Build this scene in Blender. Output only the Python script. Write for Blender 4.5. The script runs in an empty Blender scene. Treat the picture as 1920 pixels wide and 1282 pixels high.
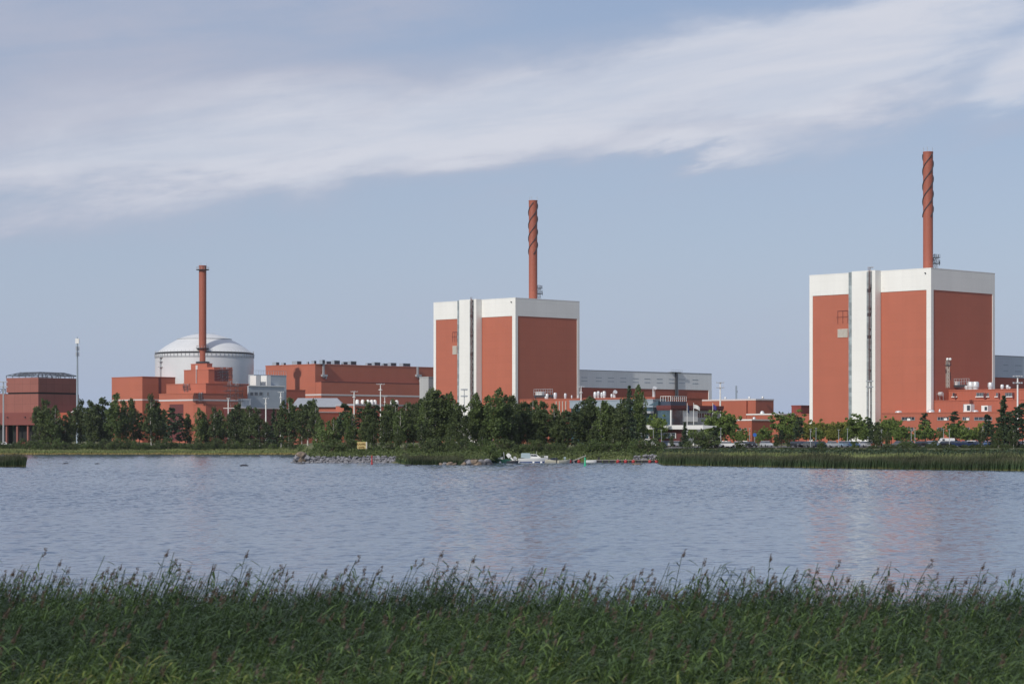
import bpy, math, random
import numpy as np
from mathutils import Vector, Matrix, noise as mnoise
random.seed(7); rng = np.random.default_rng(7)
S = bpy.context.scene
R = math.radians
COL = S.collection
F, HY, CH = 4533.0, 825.0, 5.0           # lens in 1/1920 frame units, horizon row, eye height (m)

# ------------------------------------------------------------------ camera, sky, sun, exposure
cam = bpy.data.cameras.new("camera"); camo = bpy.data.objects.new("camera", cam); COL.objects.link(camo)
camo.location = (0, 0, CH); camo.rotation_euler = (R(90), 0, 0)
cam.sensor_width = 36.0; cam.lens = 85.0; cam.clip_start = 0.5; cam.clip_end = 30000
cam.shift_y = (HY-641)/1920.0
cam.dof.use_dof = True; cam.dof.focus_distance = 850; cam.dof.aperture_fstop = 3.4
S.camera = camo
SUN_EL, SUN_H = R(35.3), (-0.590, -0.8074)     # horizontal direction towards the sun
world = bpy.data.worlds.new("World"); S.world = world; world.use_nodes = True

def build_world():
    nt = world.node_tree; N = nt.nodes; L = nt.links; N.clear()
    out = N.new('ShaderNodeOutputWorld'); bg = N.new('ShaderNodeBackground'); bg.inputs[1].default_value = 0.085
    sky = N.new('ShaderNodeTexSky'); sky.sky_type = 'NISHITA'; sky.sun_disc = False
    sky.sun_elevation = SUN_EL; sky.sun_rotation = math.atan2(SUN_H[0], SUN_H[1])
    sky.air_density = 1.0; sky.dust_density = 0.8; sky.ozone_density = 1.2
    tc = N.new('ShaderNodeTexCoord'); sep = N.new('ShaderNodeSeparateXYZ'); L.new(tc.outputs['Generated'], sep.inputs[0])
    def M(op, a, b=None, c=None, clamp=False):
        m = N.new('ShaderNodeMath'); m.operation = op; m.use_clamp = clamp
        for i, v in enumerate((a, b, c)):
            if v is None: continue
            if isinstance(v, (int, float)): m.inputs[i].default_value = v
            else: L.new(v, m.inputs[i])
        return m.outputs[0]
    x, z = sep.outputs[0], sep.outputs[2]
    def fbm(ang, sx, sz, det, rough, seed, dist=0.0):
        xr = M('ADD', M('MULTIPLY', x, math.cos(ang)*sx), M('MULTIPLY', z, math.sin(ang)*sx))
        zr = M('ADD', M('MULTIPLY', x, -math.sin(ang)*sz), M('MULTIPLY', z, math.cos(ang)*sz))
        cx = N.new('ShaderNodeCombineXYZ'); L.new(xr, cx.inputs[0]); L.new(zr, cx.inputs[1]); cx.inputs[2].default_value = seed
        n = N.new('ShaderNodeTexNoise'); n.inputs['Scale'].default_value = 1; n.inputs['Detail'].default_value = det
        n.inputs['Roughness'].default_value = rough; n.inputs['Distortion'].default_value = dist
        L.new(cx.outputs[0], n.inputs['Vector']); return n.outputs[0]
    def ss(v, a, b):
        m = N.new('ShaderNodeMapRange'); m.interpolation_type = 'SMOOTHSTEP'; m.inputs[1].default_value = a; m.inputs[2].default_value = b
        L.new(v, m.inputs[0]); return m.outputs[0]
    n1 = fbm(0.16, 7.5, 26, 7, .55, 3.1, .6)
    n2 = fbm(0.16, 11, 42, 9, .62, 9.7, .35)
    n3 = fbm(0.10, 3.5, 10, 4, .5, 21.3, .2)
    n4 = fbm(0.1, 30, 75, 6, .65, 33.1, .3)
    xw = M('ADD', x, M('MULTIPLY', M('SUBTRACT', n3, .5), .05))
    zw = M('ADD', M('ADD', z, M('MULTIPLY', M('SUBTRACT', n1, .5), .040)), M('MULTIPLY', M('SUBTRACT', n2, .5), .034))
    tot = None; lit = None
    # cloud banks: direction (as row/column of the 1920 frame), radii, slope, density, brightness
    for (cx, cy, rx, ry, sl_, am, br) in ((230,345,470,84,.10,1.5,.7),(760,262,420,66,.10,1.2,.8),(1150,185,360,90,.10,1.1,.8),(1540,120,310,100,.06,1.15,1.5),
            (1320,283,210,24,.10,.9,1.0),(600,175,260,60,.10,.8,.5),(1800,50,230,65,.1,1.1,1.1),(1900,150,62,34,.4,1.9,1.9),(120,60,620,95,.05,1.3,.1),(300,200,480,80,.08,1.4,.3),
            (1880,240,90,30,.1,.7,.3),(1450,215,260,35,.12,.75,.2),(780,20,200,40,0,.6,.1),(850,290,1500,150,.05,.45,.25)):
        dx = M('SUBTRACT', xw, (cx-960)/F); dz = M('SUBTRACT', M('SUBTRACT', zw, (HY-cy)/F), M('MULTIPLY', dx, sl_))
        e = M('ADD', M('POWER', M('ABSOLUTE', M('DIVIDE', dx, rx/F)), 2.0), M('POWER', M('ABSOLUTE', M('DIVIDE', dz, ry/F)), 2.0))
        g = M('MULTIPLY', M('EXPONENT', M('MULTIPLY', e, -1.0)), am)
        tot = g if tot is None else M('ADD', tot, g)
        l = M('MULTIPLY', g, br); lit = l if lit is None else M('ADD', lit, l)
    high = M('MULTIPLY', M('MULTIPLY', ss(z, .175, .26), ss(n3, .30, .52)), 1.1)       # more of the same sheet overhead
    tot = M('ADD', tot, high)
    dens = M('MULTIPLY', tot, M('ADD', M('MULTIPLY', n2, 1.3), M('MULTIPLY', n4, .45)))
    n5 = fbm(0.13, 7, 62, 7, .6, 51.7, .5)
    mask = M('MULTIPLY', M('MULTIPLY', ss(dens, -.12, 1.45), .96), M('ADD', M('MULTIPLY', ss(n5, .30, .62), .32), .68))
    veil = M('MULTIPLY', ss(n1, .35, .75), .16)
    mask = M('MINIMUM', M('MAXIMUM', mask, veil), 1)
    bright = ss(M('MULTIPLY', lit, M('ADD', M('MULTIPLY', n2, .7), M('ADD', M('MULTIPLY', n4, .7), M('MULTIPLY', n5, .6)))), .15, 1.55)
    cc = N.new('ShaderNodeMix'); cc.data_type = 'RGBA'
    cc.inputs[6].default_value = (5.15, 5.55, 6.95, 1); cc.inputs[7].default_value = (7.7, 7.95, 8.9, 1)
    L.new(bright, cc.inputs[0])
    mx = N.new('ShaderNodeMix'); mx.data_type = 'RGBA'
    tint = N.new('ShaderNodeMix'); tint.data_type = 'RGBA'; tint.blend_type = 'MULTIPLY'; tint.inputs[0].default_value = 1
    # pale haze low in the sky
    hz = N.new('ShaderNodeMix'); hz.data_type = 'RGBA'; hz.inputs[7].default_value = (4.75, 6.15, 7.85, 1)
    hf = M('MULTIPLY', M('EXPONENT', M('MULTIPLY', M('ABSOLUTE', z), -7.0)), .92); L.new(hf, hz.inputs[0]); L.new(sky.outputs[0], hz.inputs[6])
    L.new(hz.outputs[2], tint.inputs[6]); tint.inputs[7].default_value = (.975, .935, 1.03, 1)
    L.new(tint.outputs[2], mx.inputs[6]); L.new(cc.outputs[2], mx.inputs[7]); L.new(mask, mx.inputs[0])
    L.new(mx.outputs[2], bg.inputs[0]); L.new(bg.outputs[0], out.inputs[0])
build_world()

sl = bpy.data.lights.new("sun", 'SUN'); sl.energy = 3.05; sl.angle = R(0.5); sl.color = (1.0, 0.95, 0.87)
so = bpy.data.objects.new("sun", sl); COL.objects.link(so)
tow = Vector((SUN_H[0]*math.cos(SUN_EL), SUN_H[1]*math.cos(SUN_EL), math.sin(SUN_EL)))
so.rotation_euler = tow.to_track_quat('Z', 'Y').to_euler(); so.location = (-100, -100, 200)
S.view_settings.view_transform = 'Standard'; S.view_settings.look = 'None'
S.view_settings.exposure = 0.0; S.view_settings.gamma = 1.0
S.cycles.max_bounces = 6; S.cycles.transparent_max_bounces = 8; S.cycles.volume_bounces = 0
S.render.engine = 'CYCLES'

# ------------------------------------------------------------------ helpers
def PX(px, Y): return (px-960.0)/F*Y
def PZ(py, Y): return CH+(HY-py)/F*Y
_sp = [-1500, -600, -50, 300, 560, 575, 590, 745, 765, 905, 925, 1060, 1230, 1245, 1500, 1700, 1920, 2600, 4000]
_sd = [800, 830, 838, 842, 830, 545, 534, 530, 494, 490, 536, 545, 540, 488, 444, 418, 398, 350, 320]
_tt = [-400, -30, -8, 0, 5, 40, 120, 300, 450]
_th = [-3, -2, -.6, 0, .5, 1.5, 3.0, 3.3, 4.0]
def gz(X, Y):
    if Y < 60: return float(np.interp(Y, [-40, 0, 14, 26, 56, 60], [3.6, 3.3, 1.2, -.15, -.35, -.8]))
    px = 960+X/Y*F
    return float(np.interp(Y-np.interp(px, _sp, _sd), _tt, _th))

def tag(o, label=None, cat=None, group=None, kind=None):
    if label: o['label'] = label
    if cat: o['category'] = cat
    if group: o['group'] = group
    if kind: o['kind'] = kind
    return o
def thing(name, label, cat, loc=(0, 0, 0), rz=0, group=None):
    o = bpy.data.objects.new(name, None); o.empty_display_size = .5; COL.objects.link(o)
    o.location = loc; o.rotation_euler = (0, 0, rz); return tag(o, label, cat, group)
def copy_tree(o, parent=None):
    c = o.copy(); COL.objects.link(c); c.parent = parent
    for ch in o.children: copy_tree(ch, c)
    return c

class MB:
    def __init__(s): s.v = []; s.f = []
    def poly(s, pts, faces):
        b = len(s.v); s.v += [tuple(p) for p in pts]; s.f += [tuple(b+i for i in f) for f in faces]; return s
    def box(s, x0, x1, y0, y1, z0, z1):
        return s.poly([(x0,y0,z0),(x1,y0,z0),(x1,y1,z0),(x0,y1,z0),(x0,y0,z1),(x1,y0,z1),(x1,y1,z1),(x0,y1,z1)],
                      [(0,3,2,1),(4,5,6,7),(0,1,5,4),(1,2,6,5),(2,3,7,6),(3,0,4,7)])
    def bar(s, p, q, w, h=None):
        p = Vector(p); q = Vector(q); d = (q-p).normalized(); h = h or w
        a = d.cross(Vector((0,0,1)));
        if a.length < 1e-3: a = Vector((1,0,0))
        a.normalize(); b = d.cross(a)
        pts = [e+a*(i*w/2)+b*(j*h/2) for e in (p, q) for i, j in ((-1,-1),(1,-1),(1,1),(-1,1))]
        return s.poly(pts, [(0,3,2,1),(4,5,6,7),(0,1,5,4),(1,2,6,5),(2,3,7,6),(3,0,4,7)])
    def lathe(s, prof, n=24, c=(0,0,0), cap=True):
        pts = []; m = len(prof)
        for i in range(n):
            a = 2*math.pi*i/n
            for r, z in prof: pts.append((c[0]+r*math.cos(a), c[1]+r*math.sin(a), c[2]+z))
        fs = [(i*m+j, ((i+1) % n)*m+j, ((i+1) % n)*m+j+1, i*m+j+1) for i in range(n) for j in range(m-1)]
        if cap: fs += [tuple(i*m+m-1 for i in range(n)), tuple(i*m for i in reversed(range(n)))]
        return s.poly(pts, fs)
    def tube(s, path, r, n=6):
        pts = []; rs = r if hasattr(r, '__len__') else [r]*len(path)
        for i, p in enumerate(path):
            p = Vector(p); d = (Vector(path[min(i+1, len(path)-1)])-Vector(path[max(i-1, 0)])).normalized()
            a = d.cross(Vector((0.1,0.2,1))).normalized(); b = d.cross(a)
            for k in range(n):
                t = 2*math.pi*k/n; pts.append(p+(a*math.cos(t)+b*math.sin(t))*rs[i])
        m = len(path)
        fs = [(i*n+k, i*n+(k+1) % n, (i+1)*n+(k+1) % n, (i+1)*n+k) for i in range(m-1) for k in range(n)]
        fs += [tuple(reversed(range(n))), tuple((m-1)*n+k for k in range(n))]
        return s.poly(pts, fs)
    def prism(s, outline, z0, z1):           # outline (x,y) anticlockwise
        n = len(outline)
        return s.poly([(x,y,z0) for x,y in outline]+[(x,y,z1) for x,y in outline],
                      [tuple(reversed(range(n))), tuple(range(n, 2*n))]+[(i,(i+1)%n,n+(i+1)%n,n+i) for i in range(n)])
    def build(s, name, m, parent=None, smooth=False, loc=None):
        me = bpy.data.meshes.new(name); me.from_pydata(s.v, [], s.f); me.materials.append(m); me.update()
        if smooth:
            me.polygons.foreach_set('use_smooth', [True]*len(me.polygons)); 
            try: me.set_sharp_from_angle(angle=R(40))
            except Exception: pass
        o = bpy.data.objects.new(name, me); COL.objects.link(o)
        if parent: o.parent = parent
        if loc: o.location = loc
        return o

def np_mesh(name, V, Q, m, parent=None, attr=None):
    me = bpy.data.meshes.new(name); V = np.asarray(V, np.float32); Q = np.asarray(Q, np.int32)
    me.vertices.add(len(V)); me.vertices.foreach_set('co', V.ravel())
    k = Q.shape[1]; me.loops.add(Q.size); me.loops.foreach_set('vertex_index', Q.ravel())
    me.polygons.add(len(Q)); me.polygons.foreach_set('loop_start', np.arange(0, Q.size, k, dtype=np.int32))
    if attr:
        for an, av in attr.items():
            a = me.attributes.new(an, 'FLOAT', 'POINT'); a.data.foreach_set('value', np.asarray(av, np.float32))
    me.update(calc_edges=True); me.materials.append(m)
    o = bpy.data.objects.new(name, me); COL.objects.link(o)
    if parent: o.parent = parent
    return o

# ------------------------------------------------------------------ materials
def newmat(name):
    m = bpy.data.materials.new(name); m.use_nodes = True; nt = m.node_tree
    return m, nt, nt.nodes['Principled BSDF']
def mat(name, col, rough=.6, metal=0., var=.06, nscale=.5, panel=None, spec=.4, streak=0.):
    m, nt, b = newmat(name); N = nt.nodes; L = nt.links
    b.inputs['Roughness'].default_value = rough; b.inputs['Metallic'].default_value = metal
    b.inputs['Specular IOR Level'].default_value = spec
    tc = N.new('ShaderNodeTexCoord'); hsv = N.new('ShaderNodeHueSaturation'); hsv.inputs['Color'].default_value = (*col, 1)
    nz = N.new('ShaderNodeTexNoise'); nz.inputs['Scale'].default_value = nscale; nz.inputs['Detail'].default_value = 6; nz.inputs['Roughness'].default_value = .65
    if streak:
        mp = N.new('ShaderNodeMapping'); mp.inputs['Scale'].default_value = (1, 1, .12); L.new(tc.outputs['Object'], mp.inputs[0]); L.new(mp.outputs[0], nz.inputs['Vector'])
    else: L.new(tc.outputs['Object'], nz.inputs['Vector'])
    mr = N.new('ShaderNodeMapRange'); mr.inputs[1].default_value = .3; mr.inputs[2].default_value = .7
    mr.inputs[3].default_value = 1-var; mr.inputs[4].default_value = 1+var; L.new(nz.outputs[0], mr.inputs[0])
    val = mr.outputs[0]
    if panel:
        sep = N.new('ShaderNodeSeparateXYZ'); L.new(tc.outputs['Object'], sep.inputs[0])
        def M(op, a, c):
            q = N.new('ShaderNodeMath'); q.operation = op
            for i, v in enumerate((a, c)):
                if isinstance(v, (int, float)): q.inputs[i].default_value = v
                elif v is not None: L.new(v, q.inputs[i])
            return q.outputs[0]
        uv = M('ADD', M('SUBTRACT', sep.outputs[0], sep.outputs[1]), .013)
        a, c = M('DIVIDE', uv, panel[0]), M('DIVIDE', sep.outputs[2], panel[1])
        cx = N.new('ShaderNodeCombineXYZ'); L.new(M('FLOOR', a, 0), cx.inputs[0]); L.new(M('FLOOR', c, 0), cx.inputs[1])
        wn = N.new('ShaderNodeTexWhiteNoise'); wn.noise_dimensions = '2D'; L.new(cx.outputs[0], wn.inputs[0])
        pv = M('ADD', M('MULTIPLY', wn.outputs[0], panel[2]*2), 1-panel[2])
        def seam(t, wdt): 
            fr = M('FRACT', t, 0); return M('LESS_THAN', fr, wdt)
        sm = M('MAXIMUM', seam(a, .10/panel[0]), seam(c, .08/panel[1]))
        pv = M('MULTIPLY', pv, M('SUBTRACT', 1, M('MULTIPLY', sm, panel[3])))
        val = M('MULTIPLY', val, pv)
    L.new(val, hsv.inputs['Value']); L.new(hsv.outputs[0], b.inputs['Base Color'])
    return m
def foliage(name, dark, light, trans=.25):
    m, nt, b = newmat(name); N = nt.nodes; L = nt.links
    at = N.new('ShaderNodeAttribute'); at.attribute_name = 'tint'
    oi = N.new('ShaderNodeObjectInfo')
    ad = N.new('ShaderNodeMath'); ad.operation = 'MULTIPLY_ADD'; L.new(oi.outputs['Random'], ad.inputs[0]); ad.inputs[1].default_value = .35; 
    L.new(at.outputs['Fac'], ad.inputs[2])
    cr = N.new('ShaderNodeValToRGB'); cr.color_ramp.elements[0].color = (*dark, 1); cr.color_ramp.elements[1].color = (*light, 1)
    cr.color_ramp.elements[0].position = .1; cr.color_ramp.elements[1].position = 1.15 if False else 1.0
    L.new(ad.outputs[0], cr.inputs[0]); L.new(cr.outputs[0], b.inputs['Base Color'])
    b.inputs['Roughness'].default_value = .55; b.inputs['Specular IOR Level'].default_value = .3
    tr = N.new('ShaderNodeBsdfTranslucent'); L.new(cr.outputs[0], tr.inputs[0])
    mx = N.new('ShaderNodeMixShader'); mx.inputs[0].default_value = trans
    L.new(b.outputs[0], mx.inputs[1]); L.new(tr.outputs[0], mx.inputs[2]); L.new(mx.outputs[0], N['Material Output'].inputs[0])
    return m

RED = mat('red_cladding', (.43,.132,.080), .62, var=.055, nscale=.09, panel=(6.0,3.0,.022,.10), streak=1)
RED2 = mat('red_sheet_cladding', (.40,.100,.060), .6, var=.05, nscale=.15, panel=(2.4,12.0,.02,.12), streak=1)
ORANGE = mat('orange_red_cladding', (.39,.115,.070), .6, var=.05, nscale=.2, panel=(1.2,20.0,.02,.10), streak=1)
BROWN = mat('brown_red_panels', (.28,.105,.083), .6, var=.06, nscale=.2, panel=(4.6,4.2,.05,.45))
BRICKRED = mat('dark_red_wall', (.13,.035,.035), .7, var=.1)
STACKRED = mat('stack_red_paint', (.33,.098,.060), .55, var=.06, nscale=.35, panel=(50,5.5,.03,.12), streak=1)
WHITE = mat('white_cladding', (.79,.79,.755), .55, var=.04, nscale=.12, panel=(6.0,3.6,.012,.09), streak=1)
WHITEP = mat('white_paint', (.78,.78,.76), .5, var=.03)
GREY = mat('light_grey_cladding', (.80,.81,.815), .40, var=.03, nscale=.1, panel=(1.4,30,.02,.08), streak=1)
HALLSHADE = mat('shaded_hall_cladding', (.50,.56,.62), .45, var=.04, nscale=.1, panel=(1.4,30,.02,.08), streak=1)  # darker copy of the grey cladding, reactor's shadow put into the colour
SLATE = mat('slate_blue_cladding', (.30,.36,.42), .5, var=.05, nscale=.2, panel=(2,4,.02,.1))
PALEBL = mat('pale_blue_grey_wall', (.42,.47,.52), .55, var=.05, nscale=.3, panel=(3,3,.03,.1))
DOME = mat('dome_metal_white', (.78,.79,.78), .40, metal=.22, var=.04, nscale=.12, panel=(7,4.2,.02,.06), spec=.5)
CONC = mat('grey_concrete', (.40,.41,.41), .75, var=.08, nscale=.3, panel=(5,3.6,.02,.08), streak=1)
STRIPE = mat('pale_band', (.60,.56,.55), .6, var=.04)
ROOFG = mat('grey_roof_sheet', (.36,.38,.41), .5, var=.06, nscale=.4, panel=(1.5,50,.03,.15))
STEEL = mat('galvanised_steel', (.42,.44,.46), .45, metal=.3, var=.08, nscale=2)
DSTEEL = mat('dark_steel', (.045,.05,.06), .5, var=.15, nscale=2)
NAVY = mat('navy_sheet', (.05,.065,.10), .4, var=.1, nscale=.6)
BLACK = mat('black_rubber', (.012,.012,.013), .7, var=.2, nscale=3)
GLAZ = mat('grey_glazing', (.29,.335,.345), .25, var=.22, nscale=.5, panel=(1.7,1.5,.25,.35), spec=.8)
WIN = mat('window_glass', (.035,.042,.05), .08, var=.3, nscale=1.2, spec=1.0)
BLGLASS = mat('blue_green_glass', (.04,.085,.11), .08, var=.25, nscale=.4, panel=(1.5,1.8,.2,.3), spec=1.0)
SILVER = mat('silver_duct', (.62,.64,.65), .35, metal=.25, var=.08, nscale=1.5)
BARK = mat('brown_bark', (.10,.075,.055), .9, var=.3, nscale=3)
BIRCHB = mat('white_birch_bark', (.50,.48,.44), .85, var=.45, nscale=4)
ROCK = mat('grey_rock', (.20,.20,.215), .9, var=.45, nscale=1.6)
ROCKB = mat('brown_rock', (.20,.155,.115), .9, var=.4, nscale=1.6)
ROCKD = mat('dark_wet_rock', (.035,.037,.045), .6, var=.4, nscale=2)
WOOD = mat('weathered_wood', (.30,.28,.25), .8, var=.2, nscale=3)
DOCKM = mat('dark_dock_timber', (.035,.035,.04), .8, var=.3, nscale=2)
REDB = mat('red_buoy_plastic', (.36,.035,.035), .5, var=.08, nscale=3)
GREENB = mat('green_beacon_paint', (.02,.42,.20), .5, var=.08, nscale=3)
YELLOW = mat('yellow_sign_paint', (.52,.41,.17), .6, var=.1, nscale=2)
INK = mat('sign_lettering', (.13,.06,.01), .7, var=.1)
GEL = mat('white_gelcoat', (.72,.72,.70), .3, var=.04, nscale=2)
CANV = mat('grey_blue_canvas', (.36,.45,.48), .8, var=.08, nscale=2)
BOATGR = mat('dark_green_hull', (.03,.12,.09), .4, var=.1, nscale=2)
BOATBL = mat('blue_hull_paint', (.03,.07,.22), .4, var=.1, nscale=2)
CREAM = mat('cream_hull', (.55,.52,.42), .5, var=.1, nscale=2)
LEAF_D = foliage('dark_birch_leaves', (.034,.056,.022), (.125,.165,.058), .4)
LEAF_L = foliage('light_leaves', (.060,.100,.022), (.185,.255,.060))
LEAF_L2 = foliage('fresh_birch_leaves', (.048,.080,.028), (.165,.225,.070), .4)
LEAF_P = foliage('pine_needles', (.016,.034,.018), (.058,.090,.042), .1)
LEAF_Y = foliage('yellow_green_leaves', (.10,.12,.022), (.26,.275,.06))
LEAF_U = foliage('undergrowth_leaves', (.034,.056,.018), (.12,.155,.05))

def mat_water():
    m, nt, b = newmat('lake_water'); N = nt.nodes; L = nt.links
    b.inputs['Base Color'].default_value = (.065,.11,.17,1); b.inputs['IOR'].default_value = 1.65
    tc = N.new('ShaderNodeTexCoord')
    def layer(sx, sy, sc, det, rough, dist=.3, rot=0):
        mp = N.new('ShaderNodeMapping'); mp.inputs['Scale'].default_value = (sx, sy, 1); mp.inputs['Rotation'].default_value = (0,0,rot)
        L.new(tc.outputs['Object'], mp.inputs[0])
        n = N.new('ShaderNodeTexNoise'); n.inputs['Scale'].default_value = sc; n.inputs['Detail'].default_value = det
        n.inputs['Roughness'].default_value = rough; n.inputs['Distortion'].default_value = dist
        L.new(mp.outputs[0], n.inputs['Vector']); return n.outputs[0]
    a = layer(.45, 1, 2.2, 4, .6, .5, .06)
    c = layer(.5, 1, .28, 3, .5, .2, -.1)
    g = layer(.35, 1, .02, 4, .6, .5)           # gusts: patches of stronger ripples
    mr = N.new('ShaderNodeMapRange'); mr.inputs[1].default_value = .35; mr.inputs[2].default_value = .65; mr.inputs[3].default_value = .65; mr.inputs[4].default_value = 1.15
    L.new(g, mr.inputs[0])
    ml = N.new('ShaderNodeMath'); ml.operation = 'MULTIPLY'; L.new(a, ml.inputs[0]); L.new(mr.outputs[0], ml.inputs[1])
    ad = N.new('ShaderNodeMath'); ad.operation = 'MULTIPLY_ADD'; L.new(c, ad.inputs[0]); ad.inputs[1].default_value = 1.0; L.new(ml.outputs[0], ad.inputs[2])
    bp = N.new('ShaderNodeBump'); bp.inputs['Strength'].default_value = 1.0; bp.inputs['Distance'].default_value = .035
    L.new(ad.outputs[0], bp.inputs['Height']); L.new(bp.outputs[0], b.inputs['Normal'])
    # the lake is calm in the lee of the reeds and ripples up further out
    sp = N.new('ShaderNodeSeparateXYZ'); L.new(tc.outputs['Object'], sp.inputs[0])
    r1 = N.new('ShaderNodeMapRange'); r1.inputs[1].default_value = 60; r1.inputs[2].default_value = 330; r1.inputs[3].default_value = .12; r1.inputs[4].default_value = .10
    L.new(sp.outputs[1], r1.inputs[0]); L.new(r1.outputs[0], b.inputs['Roughness'])
    r2 = N.new('ShaderNodeMapRange'); r2.inputs[1].default_value = 60; r2.inputs[2].default_value = 260; r2.inputs[3].default_value = .6; r2.inputs[4].default_value = 1.0
    L.new(sp.outputs[1], r2.inputs[0]); L.new(r2.outputs[0], bp.inputs['Strength'])
    return m
def mat_ground():
    m, nt, b = newmat('shore_ground'); N = nt.nodes; L = nt.links
    tc = N.new('ShaderNodeTexCoord')
    n = N.new('ShaderNodeTexNoise'); n.inputs['Scale'].default_value = .08; n.inputs['Detail'].default_value = 8; n.inputs['Roughness'].default_value = .7
    L.new(tc.outputs['Object'], n.inputs['Vector'])
    cr = N.new('ShaderNodeValToRGB'); e = cr.color_ramp.elements
    e[0].position = .35; e[0].color = (.055,.075,.022,1); e[1].position = .68; e[1].color = (.15,.14,.05,1)
    L.new(n.outputs[0], cr.inputs[0]); L.new(cr.outputs[0], b.inputs['Base Color']); b.inputs['Roughness'].default_value = .95
    return m
WAVE_NEAR, WAVE_FAR = .29, 1.2
WATER = mat_water(); GROUND = mat_ground()

# ------------------------------------------------------------------ ground, water
def build_ground():
    Ds = np.concatenate([np.linspace(-60, 60, 25), np.linspace(75, 380, 10), np.linspace(388, 1000, 155), np.linspace(1030, 4200, 24)])
    ss = np.linspace(-1, 1, 261); ss = np.sign(ss)*np.abs(ss)**1.6*.9
    V = []
    for D in Ds:
        for s in ss:
            X = s*(max(D, 0)+120); h = gz(X, D)
            if D > 395: h += .12*mnoise.noise((X*.07, D*.07, 0))*min(1, max(0, h))
            V.append((X, D, h))
    n = len(ss); Q = [(i*n+j, i*n+j+1, (i+1)*n+j+1, (i+1)*n+j) for i in range(len(Ds)-1) for j in range(n-1)]
    o = np_mesh('ground', V, Q, GROUND); tag(o, kind='structure')
    # open water: short wind waves as real relief where the lens resolves them, flat sheets around
    ys = [44.0]
    while ys[-1] < 860: ys.append(ys[-1]+(.17 if ys[-1] < 110 else .17+(ys[-1]-110)*.0011))
    ys = np.array(ys); ks = np.linspace(-.30, .30, 640); Y, K = np.meshgrid(ys, ks, indexing='ij'); X = K*Y
    rw = np.random.default_rng(3); Z = np.zeros_like(X)
    amp = np.interp(Y, [50, 260], [WAVE_NEAR, WAVE_FAR])
    NW = 64
    for i in range(NW):
        lam = .36*(2.2/.36)**(rw.random()**1.3); th = rw.normal(0, .72); k = 2*math.pi/lam
        sl_ = .155/math.sqrt(NW)*1.41*(1 if lam < 1.8 else .6)
        Z += sl_/k*np.sin(k*(X*math.sin(th)+Y*math.cos(th))+rw.random()*6.28+.8*np.sin(X*.05*rw.random()+Y*.03))
    gust = 1+.18*np.sin(X*.021+1.3*np.sin(Y*.013))*np.sin(Y*.03+X*.008)
    edge = np.clip((.30-np.abs(K))/.03, 0, 1)*np.clip((Y-44)/4, 0, 1)*np.clip((860-Y)/10, 0, 1)
    Z *= amp*gust*edge
    V = np.stack([X, Y, Z], -1).reshape(-1, 3); ny, nx = X.shape
    a = (np.arange(ny-1)[:, None]*nx+np.arange(nx-1)[None]).ravel()
    w = np_mesh('water', V, np.stack([a, a+1, a+1+nx, a+nx], -1), WATER); tag(w, kind='structure')
    w.data.polygons.foreach_set('use_smooth', np.ones(len(a), bool))
    w2 = MB().poly([(-2500,20,0),(2500,20,0),(2500,44,0),(-2500,44,0),(-.3*44,44,0),(.3*44,44,0),(-.3*860,860,0),(.3*860,860,0),(-2500,860,0),(2500,860,0),(-2500,1400,0),(2500,1400,0)],
        [(0,1,2,5,4,3),(3,4,6,8),(5,2,9,7),(8,6,7,9,11,10)]).build('water', WATER); tag(w2, kind='structure')
build_ground()

def mat_simple_patch(): return mat('car_park_gravel', (.12,.115,.11), .9, var=.15, nscale=.6)
def build_carpark():
    V = []; Q = []; ny, nx = 8, 60
    for i in range(ny):
        for j in range(nx):
            D = 596+i*14; px = 1180+j*16; X = PX(px, D); V.append((X, D, gz(X, D)+.17))
    for i in range(ny-1):
        for j in range(nx-1): a = i*nx+j; Q.append((a, a+1, a+1+nx, a+nx))
    tag(np_mesh('car_park', V, Q, mat_simple_patch()), kind='structure')
build_carpark()

# ------------------------------------------------------------------ building frame: u runs right-and-away, v left-and-away
ANG = math.atan2(.70, .714)
class Fr:
    def __init__(s, px, D, name, label, cat='building', ang=ANG, g=None, group=None):
        s.X = PX(px, D); s.Y = D; s.c, s.s = math.cos(ang), math.sin(ang)
        s.g = gz(s.X, D) if g is None else g
        s.root = thing(name, label, cat, (s.X, s.Y, s.g), ang, group)
    def u(s, px, v=0.):
        k = (px-960)/F; return (k*(s.Y+v*s.c)-s.X+v*s.s)/(s.c-k*s.s)
    def v(s, px, u=0.):
        k = (px-960)/F; return (k*(s.Y+u*s.s)-s.X-u*s.c)/(-s.s-k*s.c)
    def z(s, py, u=0., v=0.): return CH+(HY-py)/F*(s.Y+u*s.s+v*s.c)-s.g
    def w(s, u, v, z): return (s.X+u*s.c-v*s.s, s.Y+u*s.s+v*s.c, z+s.g)
E = .004

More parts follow.
